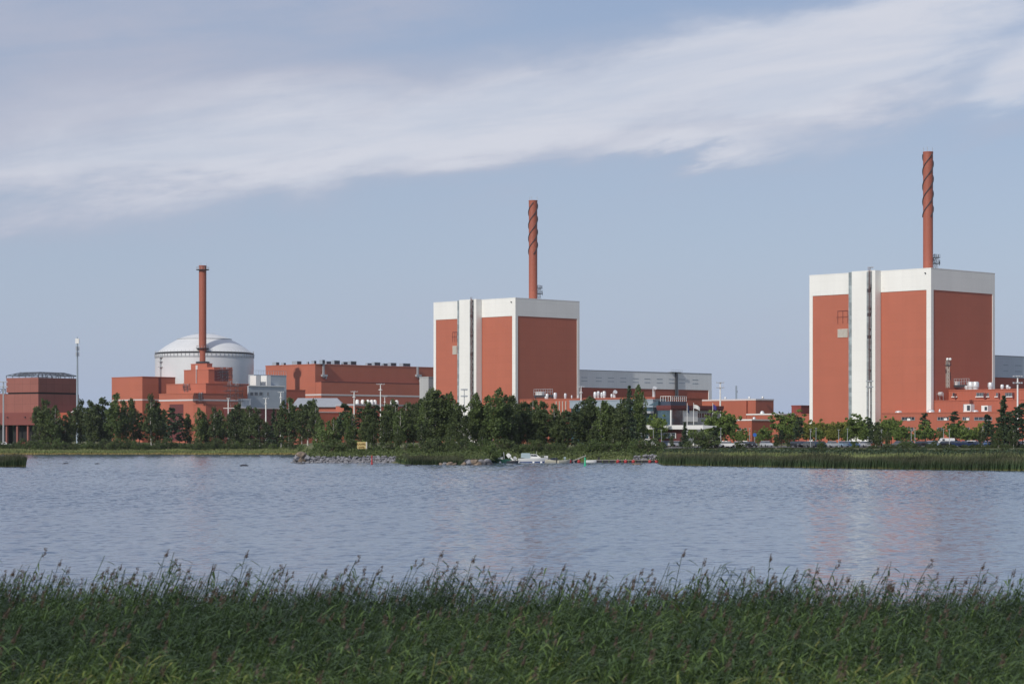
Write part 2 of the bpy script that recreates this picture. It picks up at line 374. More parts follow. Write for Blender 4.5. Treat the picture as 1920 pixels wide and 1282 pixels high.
def windows(fr, face, rng_px, y0, y1, off=0., n=1, frame=True, name='window', deep=.12):
    """window panes flush on the lit (u) or shaded (v) face, with a thin frame of real bars"""
    for (a, b) in rng_px:
        m = MB(); k = MB()
        if face == 'L':
            va, vb = sorted((fr.v(a, off), fr.v(b, off))); z0, z1 = sorted((fr.z(y0, off, va), fr.z(y1, off, va)))
            m.box(off-.03, off+.02, va, vb, z0, z1)
            for i in range(n+1):
                t = va+(vb-va)*i/n; k.box(off-.10, off-.031, t-.06, t+.06, z0, z1)
            k.box(off-.16, off-.101, va-.1, vb+.1, z0-.14, z0)
        else:
            ua, ub = sorted((fr.u(a, off), fr.u(b, off))); z0, z1 = sorted((fr.z(y0, ua, off), fr.z(y1, ua, off)))
            m.box(ua, ub, off-.03, off+.02, z0, z1)
            for i in range(n+1):
                t = ua+(ub-ua)*i/n; k.box(t-.06, t+.06, off-.10, off-.031, z0, z1)
            k.box(ua-.1, ub+.1, off-.16, off-.101, z0-.14, z0)
        w = m.build(name, WIN, fr.root)
        if frame: k.build('window_frame', STEEL, w)

def reactor(D, pc, yc, pl, pr, yb, tw, op, label, heavy=True):
    """tower-block reactor building: red walls framed in white, projecting stair tower on its lit face"""
    fr = Fr(pc, D, 'reactor_building', label)
    U, Vv, H = fr.u(pr), fr.v(pl), fr.z(yc); zb = fr.z(yb); root = fr.root
    MB().box(0, U, 0, Vv, 0, H-.4).build('wall', RED, root)
    p = .18; cw = 1.75
    f = MB().box(-p, U+p, -p, Vv+p, zb, H)
    f.box(-p-.05, U+p+.05, -p-.05, Vv+p+.05, H, H+.25)
    f.build('cornice', WHITE, root)
    for (ua, ub, va, vb) in ((-p, 1.25, -p, cw), (U-1.25, U+p, -p, cw), (-p, 1.25, Vv-cw*.72, Vv+p), (U-1.25, U+p, Vv-cw, Vv+p)):
        MB().box(ua, ub, va, vb, 0, zb-E).build('corner_pillar', WHITE, root)
    g0, g1, w1, l1, w2, s2 = tw
    q = -3.4
    vg0, vg1, vw1, vl1, vw2 = fr.v(g0, q), fr.v(g1, q), fr.v(w1, q), fr.v(l1, q), fr.v(w2, q)
    th = H+.35; zbase = 6
    MB().box(q, -p-.06, vw2, vg1, 0, th).build('stair_tower', WHITE, root)
    MB().box(q+.3, -p-.06, vg1+E, vg0, zbase-.5, th-.2).build('glazed_strip', GLAZ, root)
    MB().box(q-.5, -p-.06, vg1+E*2, vg0+.3, 0, zbase-.51).build('plinth', WHITEP, root)
    gl = MB().box(q-.05, q-.002, vl1, vw1, 2, th-.4).build('glazed_strip', GLAZ, root)
    z = 2.
    while z < th-1: MB().box(q-.12, q-.055, vl1, vw1, z, z+.14).build('mullion', STEEL, gl); z += 3.6
    for zz in [2.3, 4.2, 6.4, H*.74, H*.88, H*.61]: MB().box(q-.20, q-.125, vl1+.5, vw1-.35, zz, zz+1.15).build('vent_opening', WIN, gl)
    # caged ladder beside the glazing
    ld = MB(); lv = vl1+.25; x0 = q-.9
    for s_ in (0, .75): ld.box(x0-.06, x0+.06, lv+s_-.06, lv+s_+.06, 3, th+.9)
    for s_ in (0, .75): ld.box(q-.35, q-.25, lv+s_-.05, lv+s_+.05, 3, th)
    z = 3.
    while z < th+.8: ld.box(x0-.04, x0+.04, lv, lv+.75, z, z+.07); z += .8
    z = 4.; k = 0
    while z < th:
        ld.box(x0-.1, q-.25, lv-.1, lv+.85, z, z+.12) if heavy or k % 3 == 0 else None
        if heavy: ld.bar((x0, lv+(.05 if k % 2 else .7), z), (x0, lv+(.7 if k % 2 else .05), min(z+2.4, th)), .12)
        z += 2.4; k += 1
    ld.build('ladder', mat_ladder, root)
    # framed opening and pale louvre panel beside the tower
    a, b, y0, y1, y2, y3 = op
    va, vb = fr.v(b), fr.v(a)
    fm = MB(); zf0, zf1 = fr.z(y1, 0, va), fr.z(y0, 0, va)
    for t in (0, .5, 1): fm.box(-.12, -.002, va+(vb-va)*t-.07, va+(vb-va)*t+.07, zf0, zf1)
    fm.box(-.14, -.121, va, vb, zf1-.16, zf1); fm.box(-.14, -.121, va-.0, vb+.6, (zf0+zf1)/2-.06, (zf0+zf1)/2+.06)
    fm.build('opening_frame', BRICKRED, root)
    pn = MB(); z0, z1 = fr.z(y3, 0, va), fr.z(y2, 0, va); nn = 7
    for i in range(nn): pn.box(-.2, -.003, va, vb, z0+(z1-z0)*i/nn, z0+(z1-z0)*(i+.86)/nn)
    pn.build('louvre_panel', CREAMW, root)
    MB().lathe([(.28,0),(.28,.25),(.1,.35)], 10).build('corner_lamp', DSTEEL, root, loc=(-.5, cw*1.2, H-1.6))
    return fr, U, Vv, H
mat_ladder = mat('rusty_red_ladder', (.13,.055,.045), .7, var=.2, nscale=1)
CREAMW = mat('cream_louvre', (.52,.49,.43), .6, var=.12, nscale=.8)

r1, U1, V1, H1 = reactor(830, 1745.5, 503.4, 1519, 1864, 543, (1590,1597,1625,1635,1641,1653), (1571,1590,582,606,616,632),
    'tallest and nearest red reactor block with white frame under the highest ribbed stack', False)
r2, U2, V2, H2 = reactor(995, 966.5, 559, 814, 1085.5, 592, (856.5,861,881,888.5,893,905), (849,857,622,641,648,664),
    'middle red reactor block with white frame rising behind the harbour trees')

def vent_stack(px, D, ytop, wpx, label, zb, strake=None, taper=0., grp='tall red ventilation stacks'):
    X = PX(px, D); zt = PZ(ytop, D); r = wpx/F*D/2; h = zt-zb
    t = thing('vent_stack', label, 'chimney', (X, D, zb), 0, grp)
    sh = MB().lathe([(r*(1+taper), 0), (r, h*.3), (r, h-.5), (r*1.04, h-.5), (r*1.04, h), (r*.82, h), (r*.82, h-2)], 40, cap=False).build('shaft', STACKRED, t, True)
    if strake:
        zs = PZ(strake, D)-zb; pitch = 2*r*4.55
        for k in range(3):
            m = MB(); pts = []; n = 120
            for i in range(n+1):
                z = zs+(h-1-zs)*i/n; a = 2*math.pi*(k/3)+2*math.pi*z/pitch+.9
                c, s_ = math.cos(a), math.sin(a)
                for rr, dz in ((r*.99,-.17),(r*1.17,-.17),(r*1.17,.17),(r*.99,.17)): pts.append((rr*c, rr*s_, z+dz))
            fs = [(i*4+j, i*4+(j+1) % 4, (i+1)*4+(j+1) % 4, (i+1)*4+j) for i in range(n) for j in range(4)]
            m.poly(pts, fs+[(3,2,1,0),(n*4,n*4+1,n*4+2,n*4+3)]).build('strake', DSTEEL, t)
    for a in (.3, 2.5, 4.4): MB().bar((r*math.cos(a), r*math.sin(a), h), (r*math.cos(a), r*math.sin(a), h+1.6), .14).build('lightning_rod', STEEL, t)
    return t, r, h
def lattice_mast(px, D, y0, y1, wpx, label, plats=(.35,.75), group=None, mast_mat=None):
    X = PX(px, D); z0, z1 = PZ(y1, D), PZ(y0, D); w = wpx/F*D/2; h = z1-z0
    t = thing('lattice_mast', label, 'mast', (X, D, z0), .4, group)
    m = MB(); c = [(-w,-w),(w,-w),(w,w),(-w,w)]
    for x, y in c: m.bar((x,y,0), (x,y,h), .12)
    n = max(3, int(h/(2*w+.4)))
    for i in range(n):
        za, zb = h*i/n, h*(i+1)/n
        for k in range(4):
            (xa,ya),(xb,yb) = c[k], c[(k+1)%4]
            m.bar((xa,ya,za),(xb,yb,zb), .08); m.bar((xa,ya,zb),(xb,yb,zb), .08)
    m.build('lattice', mast_mat or STEEL, t)
    p = MB()
    for f in plats: p.box(-w*2.1, w*2.3, -w*1.8, w*1.8, h*f, h*f+.18)
    for f in plats:
        for sx in (-1, 1): p.bar((sx*w*2, -w*1.6, h*f), (sx*w*2, -w*1.6, h*f+1.4), .1)
    if plats: p.build('platform', DSTEEL, t)
    a = MB()
    for i, (dx, zz) in enumerate(((w*2.4, .5), (w*2.0, .85), (-w*1.8, .6), (w*2.8, .35))): a.bar((0,0,h*zz), (dx,0,h*zz), .1); a.bar((dx,0,h*zz-.6), (dx,0,h*zz+.8), .16)
    a.build('antenna', DSTEEL, t)
    return t
vent_stack(1740, 858, 285, 18.6, 'tallest ribbed stack, rising over the tallest red reactor block', r1.g+H1-1, strake=407)
vent_stack(999.5, 1022, 376, 16.0, 'ribbed red stack rising over the middle red reactor block', r2.g+H2-1, strake=477)
lattice_mast(1754.5, 860, 477, 504, 6, 'small antenna mast beside the foot of the tallest stack')
lattice_mast(1010.5, 1024, 535, 560, 5, 'small antenna mast beside the foot of the middle stack')

# turbine hall behind the middle reactor and its twin behind the tall one
def turbine_hall(px, D, pr, ytop, ymid, label, pipe=None, left=6, louv=(), um=None):
    fr = Fr(px, D, 'turbine_hall', label); U = fr.u(pr); H = fr.z(ytop); zm = fr.z(ymid)
    MB().box(0, U, 0, left, 0, zm).build('lower_wall', RED2, fr.root)
    MB().box(-.2, U+.2, -.25, left+.2, zm+E, H).build('upper_wall', um or GREY, fr.root)
    MB().box(-.3, U+.3, -.35, left+.3, H+E, H+.3).build('roof_edge', ROOFG, fr.root)
    MB().box(U-1.8, U+.25, -.3, .5, 0, zm).build('corner_trim', um or GREY, fr.root)
    for (a, b, y) in louv:
        ua, ub = fr.u(a, -.25), fr.u(b, -.25); z = fr.z(y, ua)
        MB().box(ua, ub, -.33, -.255, z-.10, z+.10).build('wall_louvre', SLATE, fr.root)
    if pipe:
        u = fr.u(pipe); MB().box(u-.35, u+.35, -1.3, -.36, 8, H+.3).build('riser_pipe', DSTEEL, fr.root)
        MB().box(u+.6, u+1.1, -1.0, -.36, 8, H+.1).build('riser_pipe', STEEL, fr.root)
        m = MB().box(u-3.6, u+3.6, -1.3, 1.0, H+.35, H+.5)
        for k in range(7): m.bar((u-3.6+1.2*k, -1.2, H+.5), (u-3.6+1.2*k, -1.2, H+1.3), .07)
        m.bar((u-3.6, -1.2, H+1.3), (u+3.6, -1.2, H+1.3), .07); m.build('roof_railing', STEEL, fr.root)
    return fr
lv = []
for i, x in enumerate((1090,1117,1140,1163,1186,1208,1231,1254,1273,1298)):
    lv += [(x, x+11, 707.5+i*.45), (x, x+11, 714+i*.5)]
turbine_hall(1080, 1030, 1333, 694, 726, 'grey and red turbine hall behind the middle reactor block', pipe=1265.5, left=30, louv=lv)
turbine_hall(1858, 862, 2080, 667, 707, 'shadow-toned grey and dark red hall behind the tallest reactor block', left=25, um=HALLSHADE,
             louv=[(1881,1890,684),(1881,1890,695),(1903,1915,685),(1903,1915,696)])

# ------------------------------------------------------------------ low buildings beside the tall reactor
def block(px, D, pl, pr, ytop, m, name, label, parap=.35, ang=ANG, g=None, U=None, V=None, cat='building', stripe=None, roofm=None, base=0):
    fr = Fr(px, D, name, label, cat, ang, g); U = fr.u(pr) if U is None else U; V = fr.v(pl) if V is None else V; H = fr.z(ytop)
    MB().box(0, U, 0, V, base, H-parap).build('wall', m, fr.root)
    MB().box(-.15, U+.15, -.15, V+.15, H-parap+E, H).build('roof_edge', roofm or m, fr.root)
    if stripe:
        z0, z1 = fr.z(stripe[1]), fr.z(stripe[0]); MB().box(-.08, U+.08, -.08, V+.08, z0, z1).build('wall_band', STRIPE, fr.root)
    fr.U, fr.V, fr.H = U, V, H
    return fr
L3 = block(1990, 785, 1653, 0, 770, ORANGE, 'office_building', 'long low red office wing with window rows beside the tall reactor', U=8.3)
windows(L3, 'L', [(1691,1715),(1758,1779),(1805,1818),(1827,1860),(1875,1893)], 781.5, 787, n=4)
windows(L3, 'L', [(1691,1713),(1758,1768),(1805,1818),(1835,1860)], 801, 807, n=4)
for (a, b) in ((1701,1707),(1770,1776),(1812,1817)):
    va, vb = L3.v(b,-.1), L3.v(a,-.1); MB().box(-.2, -.165, va, vb, L3.z(786.5), L3.z(782)).build('window_blind', WHITEP, L3.root)
L2 = block(1990, 795, 1737, 0, 747, ORANGE, 'service_building', 'middle red terrace block stepping up behind the office wing', U=8.5)
L1 = block(1990, 805, 1775, 0, 727, ORANGE, 'service_building', 'upper red roof block with silver vents below the tall reactor', U=25)
windows(L1, 'L', [(1831,1846),(1885,1900)], 736, 742.5, n=5)
windows(L1, 'L', [(1786.5,1790.5),(1851,1854),(1868,1871)], 736.5, 743.5, n=1)
for a, b in ((1785,1796),(1830,1846),(1849,1856),(1866,1873),(1884,1901)):
    va, vb = L1.v(b), L1.v(a); z = L1.z(744.5, 0, va); MB().box(-.5, -.165, va, vb, z, z+.3).build('window_ledge', WHITEP, L1.root)
for a in (1792.5, 1849, 1874, 1901, 1847):
    va = L1.v(a); MB().box(-.6, -.155, va-.25, va+.25, L1.z(745), L1.z(734.5)).build('wall_fin', BRICKRED, L1.root)
def vent(fr, px, u, zroof, r, h, kind='can'):
    v = fr.v(px, u)
    m = MB()
    if kind == 'can': m.lathe([(r*.8,0),(r*.8,h*.25),(r,h*.3),(r,h*.85),(r*.75,h)], 14, (u, v, zroof+E))
    elif kind == 'hood':
        m.tube([(u,v,zroof+E),(u,v,zroof+h*.55),(u-.2,v-.3*r,zroof+h*.8),(u-.5,v-1.2*r,zroof+h)], [r*.7,r*.7,r*.85,r], 12)
    elif kind == 'dome': m.lathe([(r,0),(r*.95,h*.4),(r*.6,h*.85),(.05,h)], 14, (u, v, zroof+E))
    m.build('roof_vent', SILVER, fr.root, kind != 'box')
for px, r, h in ((1820,1.7,4.4),(1813,1.2,2.3),(1829,1.75,4.4),(1857,1.3,3.8),(1879,.9,2.5),(1889,.8,2.2),(1893,.6,1.2)): vent(L1, px, 2.5, L1.H, r*.7, h*.62)
# AC containers and duct on the lower roofs
def roof_unit(fr, a, b, y0, y1, u, zroof):
    v0, v1 = fr.v(b, u), fr.v(a, u); z0 = zroof+E; z1 = fr.z(y0, u, v0); o = MB().box(u, u+2.2, v0, v1, z0, z1).build('roof_unit', WHITEP, fr.root)
    MB().box(u-.04, u-.002, v0+.25, v0+(v1-v0)*.5, z0+.4, z1-.4).build('unit_opening', WIN, o)
roof_unit(L3, 1806, 1820, 757.5, 769, 2, L3.H); roof_unit(L3, 1840, 1852, 760, 768.5, 2, L3.H)
for px, r, h in ((1685,1.6,.7),(1745,1.8,1.0),(1762,.5,1.1),(1829,1.4,.6)): vent(L3, px, 2, L3.H, r*.8, h, 'dome')
vd = L2.v(1759, 3)
MB().tube([(3,vd+1.2,L2.H+E),(3,vd+1.2,L2.H+1.2),(3,vd+.6,L2.H+1.9),(3,vd-.4,L2.H+2.2),(3,vd-1.8,L2.H+2.2)], .75, 14).build('duct_elbow', SILVER, L2.root, True)
fr_ = MB()
for k in range(5): fr_.bar((1.5, vd+2.4-1.4*k, L2.H), (1.5, vd+2.4-1.4*k, L2.H+2.3), .1)
fr_.bar((1.5, vd+2.4, L2.H+2.3), (1.5, vd-3.2, L2.H+2.3), .1); fr_.build('roof_railing', STEEL, L2.root)
# maintenance balcony above the roof
def balcony(fr, a, b, y0, y1, u, zr, mt=STEEL, dark=DSTEEL):
    v0, v1 = fr.v(b, u), fr.v(a, u); z0, z1 = fr.z(y1, u, v0), fr.z(y0, u, v0)
    o = MB().box(u, u+2.5, v0, v1, z0-.8, z0).box(u+.2, u+.5, v0+.4, v0+.7, zr, z0-.8).box(u+.2, u+.5, v1-.7, v1-.4, zr, z0-.8).build('balcony', dark, fr.root)
    m = MB(); n = 8
    for i in range(n+1): t = v0+(v1-v0)*i/n; m.bar((u, t, z0), (u, t, z1), .12)
    for z in (z1, (z0*.45+z1*.55)): m.bar((u, v0, z), (u, v1, z), .12)
    m.build('railing', mt, o)
    MB().box(u+.6, u+2, v0+(v1-v0)*.62, v1-.3, z0+E, z0+(z1-z0)*.6).build('cooling_unit', WHITEP, o)
balcony(L1, 1780, 1817, 709.5, 721, 3, L1.H)

# ------------------------------------------------------------------ floodlight masts and poles
def flood_mast(px, D, ytop, ybase, wpx, label, lamps='cluster', m=WHITEP, pole=1.3, group='white floodlight masts'):
    X = PX(px, D); zt = PZ(ytop, D); zb = PZ(ybase, D) if ybase else gz(X, D); w = wpx/F*D/2; h = zt-zb; r = pole/F*D/2
    t = thing('floodlight_mast', label, 'light mast', (X, D, zb), 0, group)
    MB().lathe([(r*1.35,0),(r*1.1,h*.5),(r,h-2.2),(r*.8,h-.3)], 12).build('pole', m, t, True)
    a = MB(); hs = (h-.5, h-2.4) if lamps == 'cluster' else (h-.3,)
    for z in hs: a.bar((-w, 0, z), (w, 0, z), .11); a.bar((0, -w*.7, z), (0, w*.7, z), .11)
    if lamps == 'ring': a.lathe([(w*.5,0),(w*.55,.15),(w*.5,.3)], 14, (0,0,h-2.6), cap=False)
    a.build('crossarm', DSTEEL if lamps == 'cluster' else m, t)
    for z in hs:
        for (x, y) in ((-w,0),(w,0),(-w*.35,-w*.3),(w*.35,-w*.3),(0,w*.7)):
            MB().poly([(-.34,-.25,-.22),(.34,-.25,-.22),(.34,.25,.05),(-.34,.25,.05),(-.26,-.2,.24),(.26,-.2,.24),(.26,.2,.3),(-.26,.2,.3)],
                      [(0,3,2,1),(4,5,6,7),(0,1,5,4),(1,2,6,5),(2,3,7,6),(3,0,4,7)]).build('lamp_head', STEEL, t, loc=(x, y, z+.15)).scale = (.8,.8,.8) if lamps == 'cluster' else (.5,.5,.5)
    return t
flood_mast(1908, 690, 703, None, 15, 'large white floodlight mast among the dark pines by the office wing', pole=3.0)
flood_mast(1630.5, 800, 712.5, None, 11, 'white floodlight mast in front of the tall stair tower', pole=2.6)
flood_mast(1350.5, 925, 715.5, None, 13, 'white floodlight mast standing above the white and grey office', pole=2.8)
flood_mast(870.5, 700, 728, None, 10, 'thin grey floodlight mast before the middle stair tower', pole=1.4, m=STEEL)
flood_mast(1089.5, 905, 723.5, 752, 12, 'white cross-shaped mast between the silver roof vents', 'ring', pole=1.8)
flood_mast(713.5, 960, 719, None, 14, 'white mast with wide crossarms before the long red hall', 'ring', pole=1.9)
flood_mast(664, 980, 733, None, 12, 'short white mast beside the pale sloping roof', 'ring', pole=2.0)
flood_mast(721.5, 970, 742, None, 8, 'shortest white mast with plain crossarm before the long red hall', 'ring', pole=1.3)
flood_mast(498.5, 1000, 745.5, None, 10, 'white mast in front of the pale blue windowed building', 'ring', pole=2.2)
flood_mast(526.5, 1000, 734, None, 10, 'white mast before the small dark red roof block', 'ring', pole=2.0)
flood_mast(428, 1000, 746, None, 5, 'plain white mast at the foot of the scaffold stairs', 'ring', pole=1.8)
flood_mast(6.5, 935, 714, None, 13, 'grey floodlight mast beside the brown panelled cooling hall', pole=2.8, m=STEEL)
flood_mast(1632.5, 846, 499.5, 512, 9, 'small floodlight rack on top of the tallest stair tower', pole=1.0, m=STEEL)
flood_mast(1889, 792, 735, None, 6, 'thin steel lamp mast before the upper red roof block', 'ring', pole=.9, m=STEEL) if False else None
# lattice lamp tower with two bright round lamps
X = PX(1777, 806)
t = lattice_mast(1777, 806, 676, 727, 4.5, 'lattice lamp tower with two round white lamps against the dark wall', plats=(.82,), mast_mat=CREAMW)
for dx in (-.5, .55): MB().lathe([(.05,-.5),(.4,-.3),(.5,0),(.4,.3),(.05,.5)], 12).build('lamp', WHITEP, t, True, loc=(dx*1.0, -.6, PZ(673.5,806)-PZ(727,806)))
# tapered antenna mast by the cooling hall
def phone_mast():
    D = 985; t = thing('antenna_mast', 'tall slim antenna mast behind the brown panelled cooling hall', 'mast', (PX(145,D), D, gz(PX(145,D),D)))
    h = PZ(632, D)-t.location.z
    MB().lathe([(.5,0),(.42,h*.6),(.3,h*.92),(.25,h)], 12).build('pole', SLATE, t, True)
    m = MB()
    for z, w, hh in ((h-1.6,1.5,2.0),): m.box(-w/2, w/2, -.5, .5, z-hh/2, z+hh/2)
    m.build('antenna_head', WHITEP, t)
    for z in (h-4.6, h-6.9):
        for a in range(3):
            b = MB().box(-.2,.2,-.12,.12,-.85,.85); o = b.build('antenna_panel', STEEL, t, loc=(.65*math.cos(a*2.1+.4), .65*math.sin(a*2.1+.4), z)); o.rotation_euler = (0,0,a*2.1)
phone_mast()
def far_mast():
    D = 1500; lattice_mast(1380.5, D, 723, 800, 2.2, 'faint lattice radio mast far behind the orange block', plats=(), mast_mat=SLATE)
far_mast()

# ------------------------------------------------------------------ buildings around the middle reactor
O1 = block(1228, 880, 975, 0, 744, ORANGE, 'service_building', 'low orange block with silver vents in front of the middle reactor', U=26)
for px, r, h in ((1026,1.3,3.6),(1023,.8,1.8),(1041,1.5,4.2),(1060,1.1,3.6),(1072,.6,2.2),(1084,.6,2.0),(1116,1.5,4.2),(1122,1.2,4.6),(1128,1.0,3.8),(1133,1.5,4.6),(1147,1.0,2.6)): vent(O1, px, 3, O1.H, r*.45, h*.55)
for px in (1152, 1226): vent(O1, px, 2.5, O1.H, .8, 3.4 if px > 1200 else 2.2, 'hood')
balcony(O1, 1001, 1036, 729, 740, 4, O1.H)
for px in (1044,1050,1056,1062): 
    v = O1.v(px); MB().bar((-.25, v, O1.H-5), (-.25, v, O1.H-1), .3).build('wall_pipe', CREAMW, O1.root)
S1 = block(1224, 868, 1068, 0, 748, SLATE, 'glazed_annex', 'slate roofed annex with blue green glazing before the low orange block', U=7, base=13.4)
MB().box(.5, 6.5, .3, S1.V-.3, 0, 13.39).build('glazed_wall', BLGLASS, S1.root)
MB().box(-1.2, .49, 0, S1.V*.45, 11.2, 12.0).build('canopy', ROOFG, S1.root)
# office with roof terrace
OF = block(1258, 800, 1232, 1356, 759.5, BRICKRED, 'office_building', 'white and grey office with blue glass corner and roof terrace', parap=1.1, base=11.6)
zf = OF.H-1.1
MB().box(.9, OF.U-.5, .9, OF.V-.4, 0, 11.59).build('wall', CONC, OF.root)
MB().box(.3, 6.2, .3, OF.V, .2, 11.58).build('glass_corner', BLGLASS, OF.root)
MB().box(6.21, 14, .45, .899, 7.8, 11.57).build('upper_wall', WHITEP, OF.root)
MB().box(.7-1.2, .9-.9, -.5, -.1, .2, 11.58).build('column', WHITEP, OF.root)
w0, w1 = OF.z(782, 8), OF.z(774, 8)
for i in range(9):
    a = 6.6+i*2.5
    if a+2 < OF.U-1:
        w = MB().box(a, a+2.0, .80, .898, w0, w1).build('window', WIN, OF.root); MB().box(a+.95, a+1.05, .70, .798, w0, w1).build('window_frame', WHITEP, w)
MB().box(1, OF.u(1287,1), 1, OF.V-.6, OF.H+E, OF.z(752)).build('terrace_deck', NAVY, OF.root)
tr = MB(); zt = OF.z(752); ue = OF.u(1287, 1)
for i in range(9): u = 1+(ue-1)*i/8; tr.bar((u,1.05,zt), (u,1.05,zt+1.7), .12)
tr.bar((1,1.05,zt+1.7), (ue,1.05,zt+1.7), .12); tr.bar((1,1.05,zt+.85), (ue,1.05,zt+.85), .1)
for i in range(5): v = 1+(OF.V-1.6)*i/4; tr.bar((1.05,v,zt), (1.05,v,zt+1.7), .12)
tr.bar((1.05,1,zt+1.7), (1.05,OF.V-.6,zt+1.7), .12); tr.build('terrace_railing', WHITEP, OF.root)
MB().poly([(0,OF.V-.5,OF.H+E),(3,OF.V-.5,OF.H+E),(3,OF.V+4,OF.H+E),(0,OF.V+4,OF.H+E),(0,OF.V-.5,OF.H+1.6),(3,OF.V-.5,OF.H+1.6)],
          [(0,3,2,1),(0,1,5,4),(1,2,5),(0,4,3),(2,3,4,5)]).build('glass_ramp', BLGLASS, OF.root)
# low gatehouse with flat white roof
def gatehouse():
    D = 715; a, b = 1196, 1345
    t = thing('gatehouse', 'long low gatehouse with flat white roof behind the parked cars', 'building', (PX(1196, D), D, gz(PX(1196,D), D)))
    W = PX(b, D)-PX(a, D); W2 = PX(1285,D)-PX(a,D); z = lambda y: PZ(y, D)-t.location.z
    MB().box(0, W2, 1, 9, 0, z(805)).build('wall', BRICKRED, t)
    n = len(range(0, 1)); x1 = PX(1318,D)-PX(a,D)
    zt, zb = z(796.8), z(804.6)
    MB().poly([(-.6,-.4,zb),(x1,-.4,zb),(W,2,zb+.75),(W,9,zb+.75),(x1,10,zb),(-.6,10,zb),(-.6,-.4,zt),(x1,-.4,zt),(W,2,zb+.95),(W,9,zb+.95),(x1,10,zt),(-.6,10,zt)],
              [(0,5,4,1),(1,4,3,2),(6,7,10,11),(7,8,9,10),(0,1,7,6),(1,2,8,7),(2,3,9,8),(3,4,10,9),(4,5,11,10),(5,0,6,11)]).build('roof', WHITEP, t)
    for i, (p, q) in enumerate(((1193,1207),(1209,1217),(1233,1241),(1243,1250),(1252,1258),(1259,1267))):
        x0 = max(.3, PX(p,D)-PX(a,D)); xx = PX(q,D)-PX(a,D)
        f = MB().box(x0, xx, .9, .98, z(821.5), z(811)).build('window', BLGLASS if i < 5 else WIN, t)
        k = MB()
        for s in (x0, xx): k.box(s-.12, s+.12, .78, .897, z(821.5), z(811))
        k.box(x0, xx, .80, .895, z(811.8), z(811)); k.box(x0, xx, .80, .895, z(816.5), z(816)); k.build('window_frame', WHITEP, f)
    for p in (1225, 1301.5, 1309):
        x = PX(p,D)-PX(a,D); MB().bar((x,-.1 if p < 1290 else 4,0), (x,-.1 if p < 1290 else 4,zb), .18).build('post', WHITEP, t)
gatehouse()
K = block(1417, 985, 1312, 1450.5, 747.5, ORANGE, 'service_building', 'orange block with recessed corner right of the grey turbine hall', parap=.6, roofm=STRIPE)
MB().box(-.9, -.16, K.v(1402), K.V, 0, K.H-.7).build('projecting_wall', ORANGE, K.root)
for a in (1360, 1405, 1430): vent(K, a, 3, K.H, .5, 1.0)
K2 = block(1461, 955, 1400, 0, 775, ORANGE, 'service_building', 'low orange wing with thin white roof under the recessed block', parap=.5, U=14, roofm=WHITEP)
K3 = block(1409.5, 900, 1376, 1448, 785.5, ORANGE, 'service_building', 'lowest orange shed with white roof edge behind the car park', parap=.55, roofm=WHITEP)
windows(K3, 'L', [(1383,1390),(1395,1400)], 802, 806, n=1)
vent(K3, 1414, 3, K3.H, .6, .9, 'dome'); vent(K2, 1429, 3, K2.H, .9, 1.2, 'dome')
K4 = block(1502, 960, 1484, 1530, 759.5, mat('deep_red_cladding', (.22,.045,.035), .6, var=.08), 'service_building', 'small dark red roof house tucked against the tall reactor')
K5 = block(1530, 940, 1494, 0, 775.5, ORANGE, 'service_building', 'low orange annex at the foot of the tall reactor', U=10, parap=.4)

# ------------------------------------------------------------------ long red hall of the domed unit
HL = block(591, 1325, 498, 840, 682, RED, 'turbine_hall', 'long dark red turbine hall with rows of roof vents', parap=.5)
HL.root.scale = (1,1,1)
pv = -HL.v(609, 0)  # aisle projects towards the viewer on the shaded side
pv = 5.2
MB().box(0, HL.U, -pv, -.16, 0, HL.z(716, 0)).build('side_aisle', RED, HL.root)
MB().box(-.1, HL.U+.1, -pv-.1, -.17, HL.z(716)+E, HL.z(716)+.3).build('aisle_roof_edge', BRICKRED, HL.root)
MB().box(-.12, HL.U, -pv-.12, HL.V+.1, HL.z(741.5), HL.z(738.5)).build('wall_band', STRIPE, HL.root)
def hall_vent(a, b, y0, u, louvre=True):
    # box vents along the roof, right-face shade painted as a dark sheet
    v = 3.0
    uu = HL.u((a+b)/2, v) if a > 595 else None
    z1 = y0
    if uu is not None:
        w = (b-a)/F*(HL.Y+uu*HL.s)
        o = MB().box(uu-w*.45, uu+w*.45, v, v+w*.5, HL.H+E, HL.z(y0, uu, v)).build('roof_vent', SLATE, HL.root)
        MB().box(uu-w*.38, uu+w*.38, v-.06, v-.002, HL.H+.4, HL.z(y0, uu, v)-.3).build('shade_sheet', DSTEEL, o)
    else:
        vv = HL.v((a+b)/2, 3); w = (b-a)/F*(HL.Y+vv*HL.c)
        o = MB().box(3, 3+w*.5, vv-w*.35, vv+w*.35, HL.H+E, HL.z(y0, 3, vv)).build('roof_vent', SLATE, HL.root)
        MB().box(3+.2, 3+w*.45, vv-w*.35-.06, vv-w*.35-.002, HL.H+.3, HL.z(y0, 3, vv)-.25).build('shade_sheet', DSTEEL, o)
for a, b, y in ((506,522,679),(524,535,680),(541,563,677),(573,579,678),(581,592,676),(595,608,674.5),(610,623,677),(624,640,675.5),(642,654,678),(655,671,677),
                (687,699,680.5),(699.5,716,679),(717,729,681),(730,746,680),(752,773,681)): hall_vent(a, b, y, 3)
for px, y0, y1 in ((605,677,710),(781.5,688,716)):
    u = HL.u(px, -.3); m = MB().bar((u,-1,HL.z(708,u)), (u,-1,HL.z(y0,u)), .9).bar((u+1.6,-1.2,HL.z(y1,u)), (u+1.6,-1.2,HL.z(704,u)), .7)
    m.box(u-1.2,u+2.4,-1.8,-.2,HL.z(706,u),HL.z(702,u)); m.build('wall_duct', STEEL, HL.root)
AX = block(800, 1180, 0, 838, 708, CONC, 'service_building', 'narrow grey block squeezed beside the middle reactor', U=8, V=4) if False else None
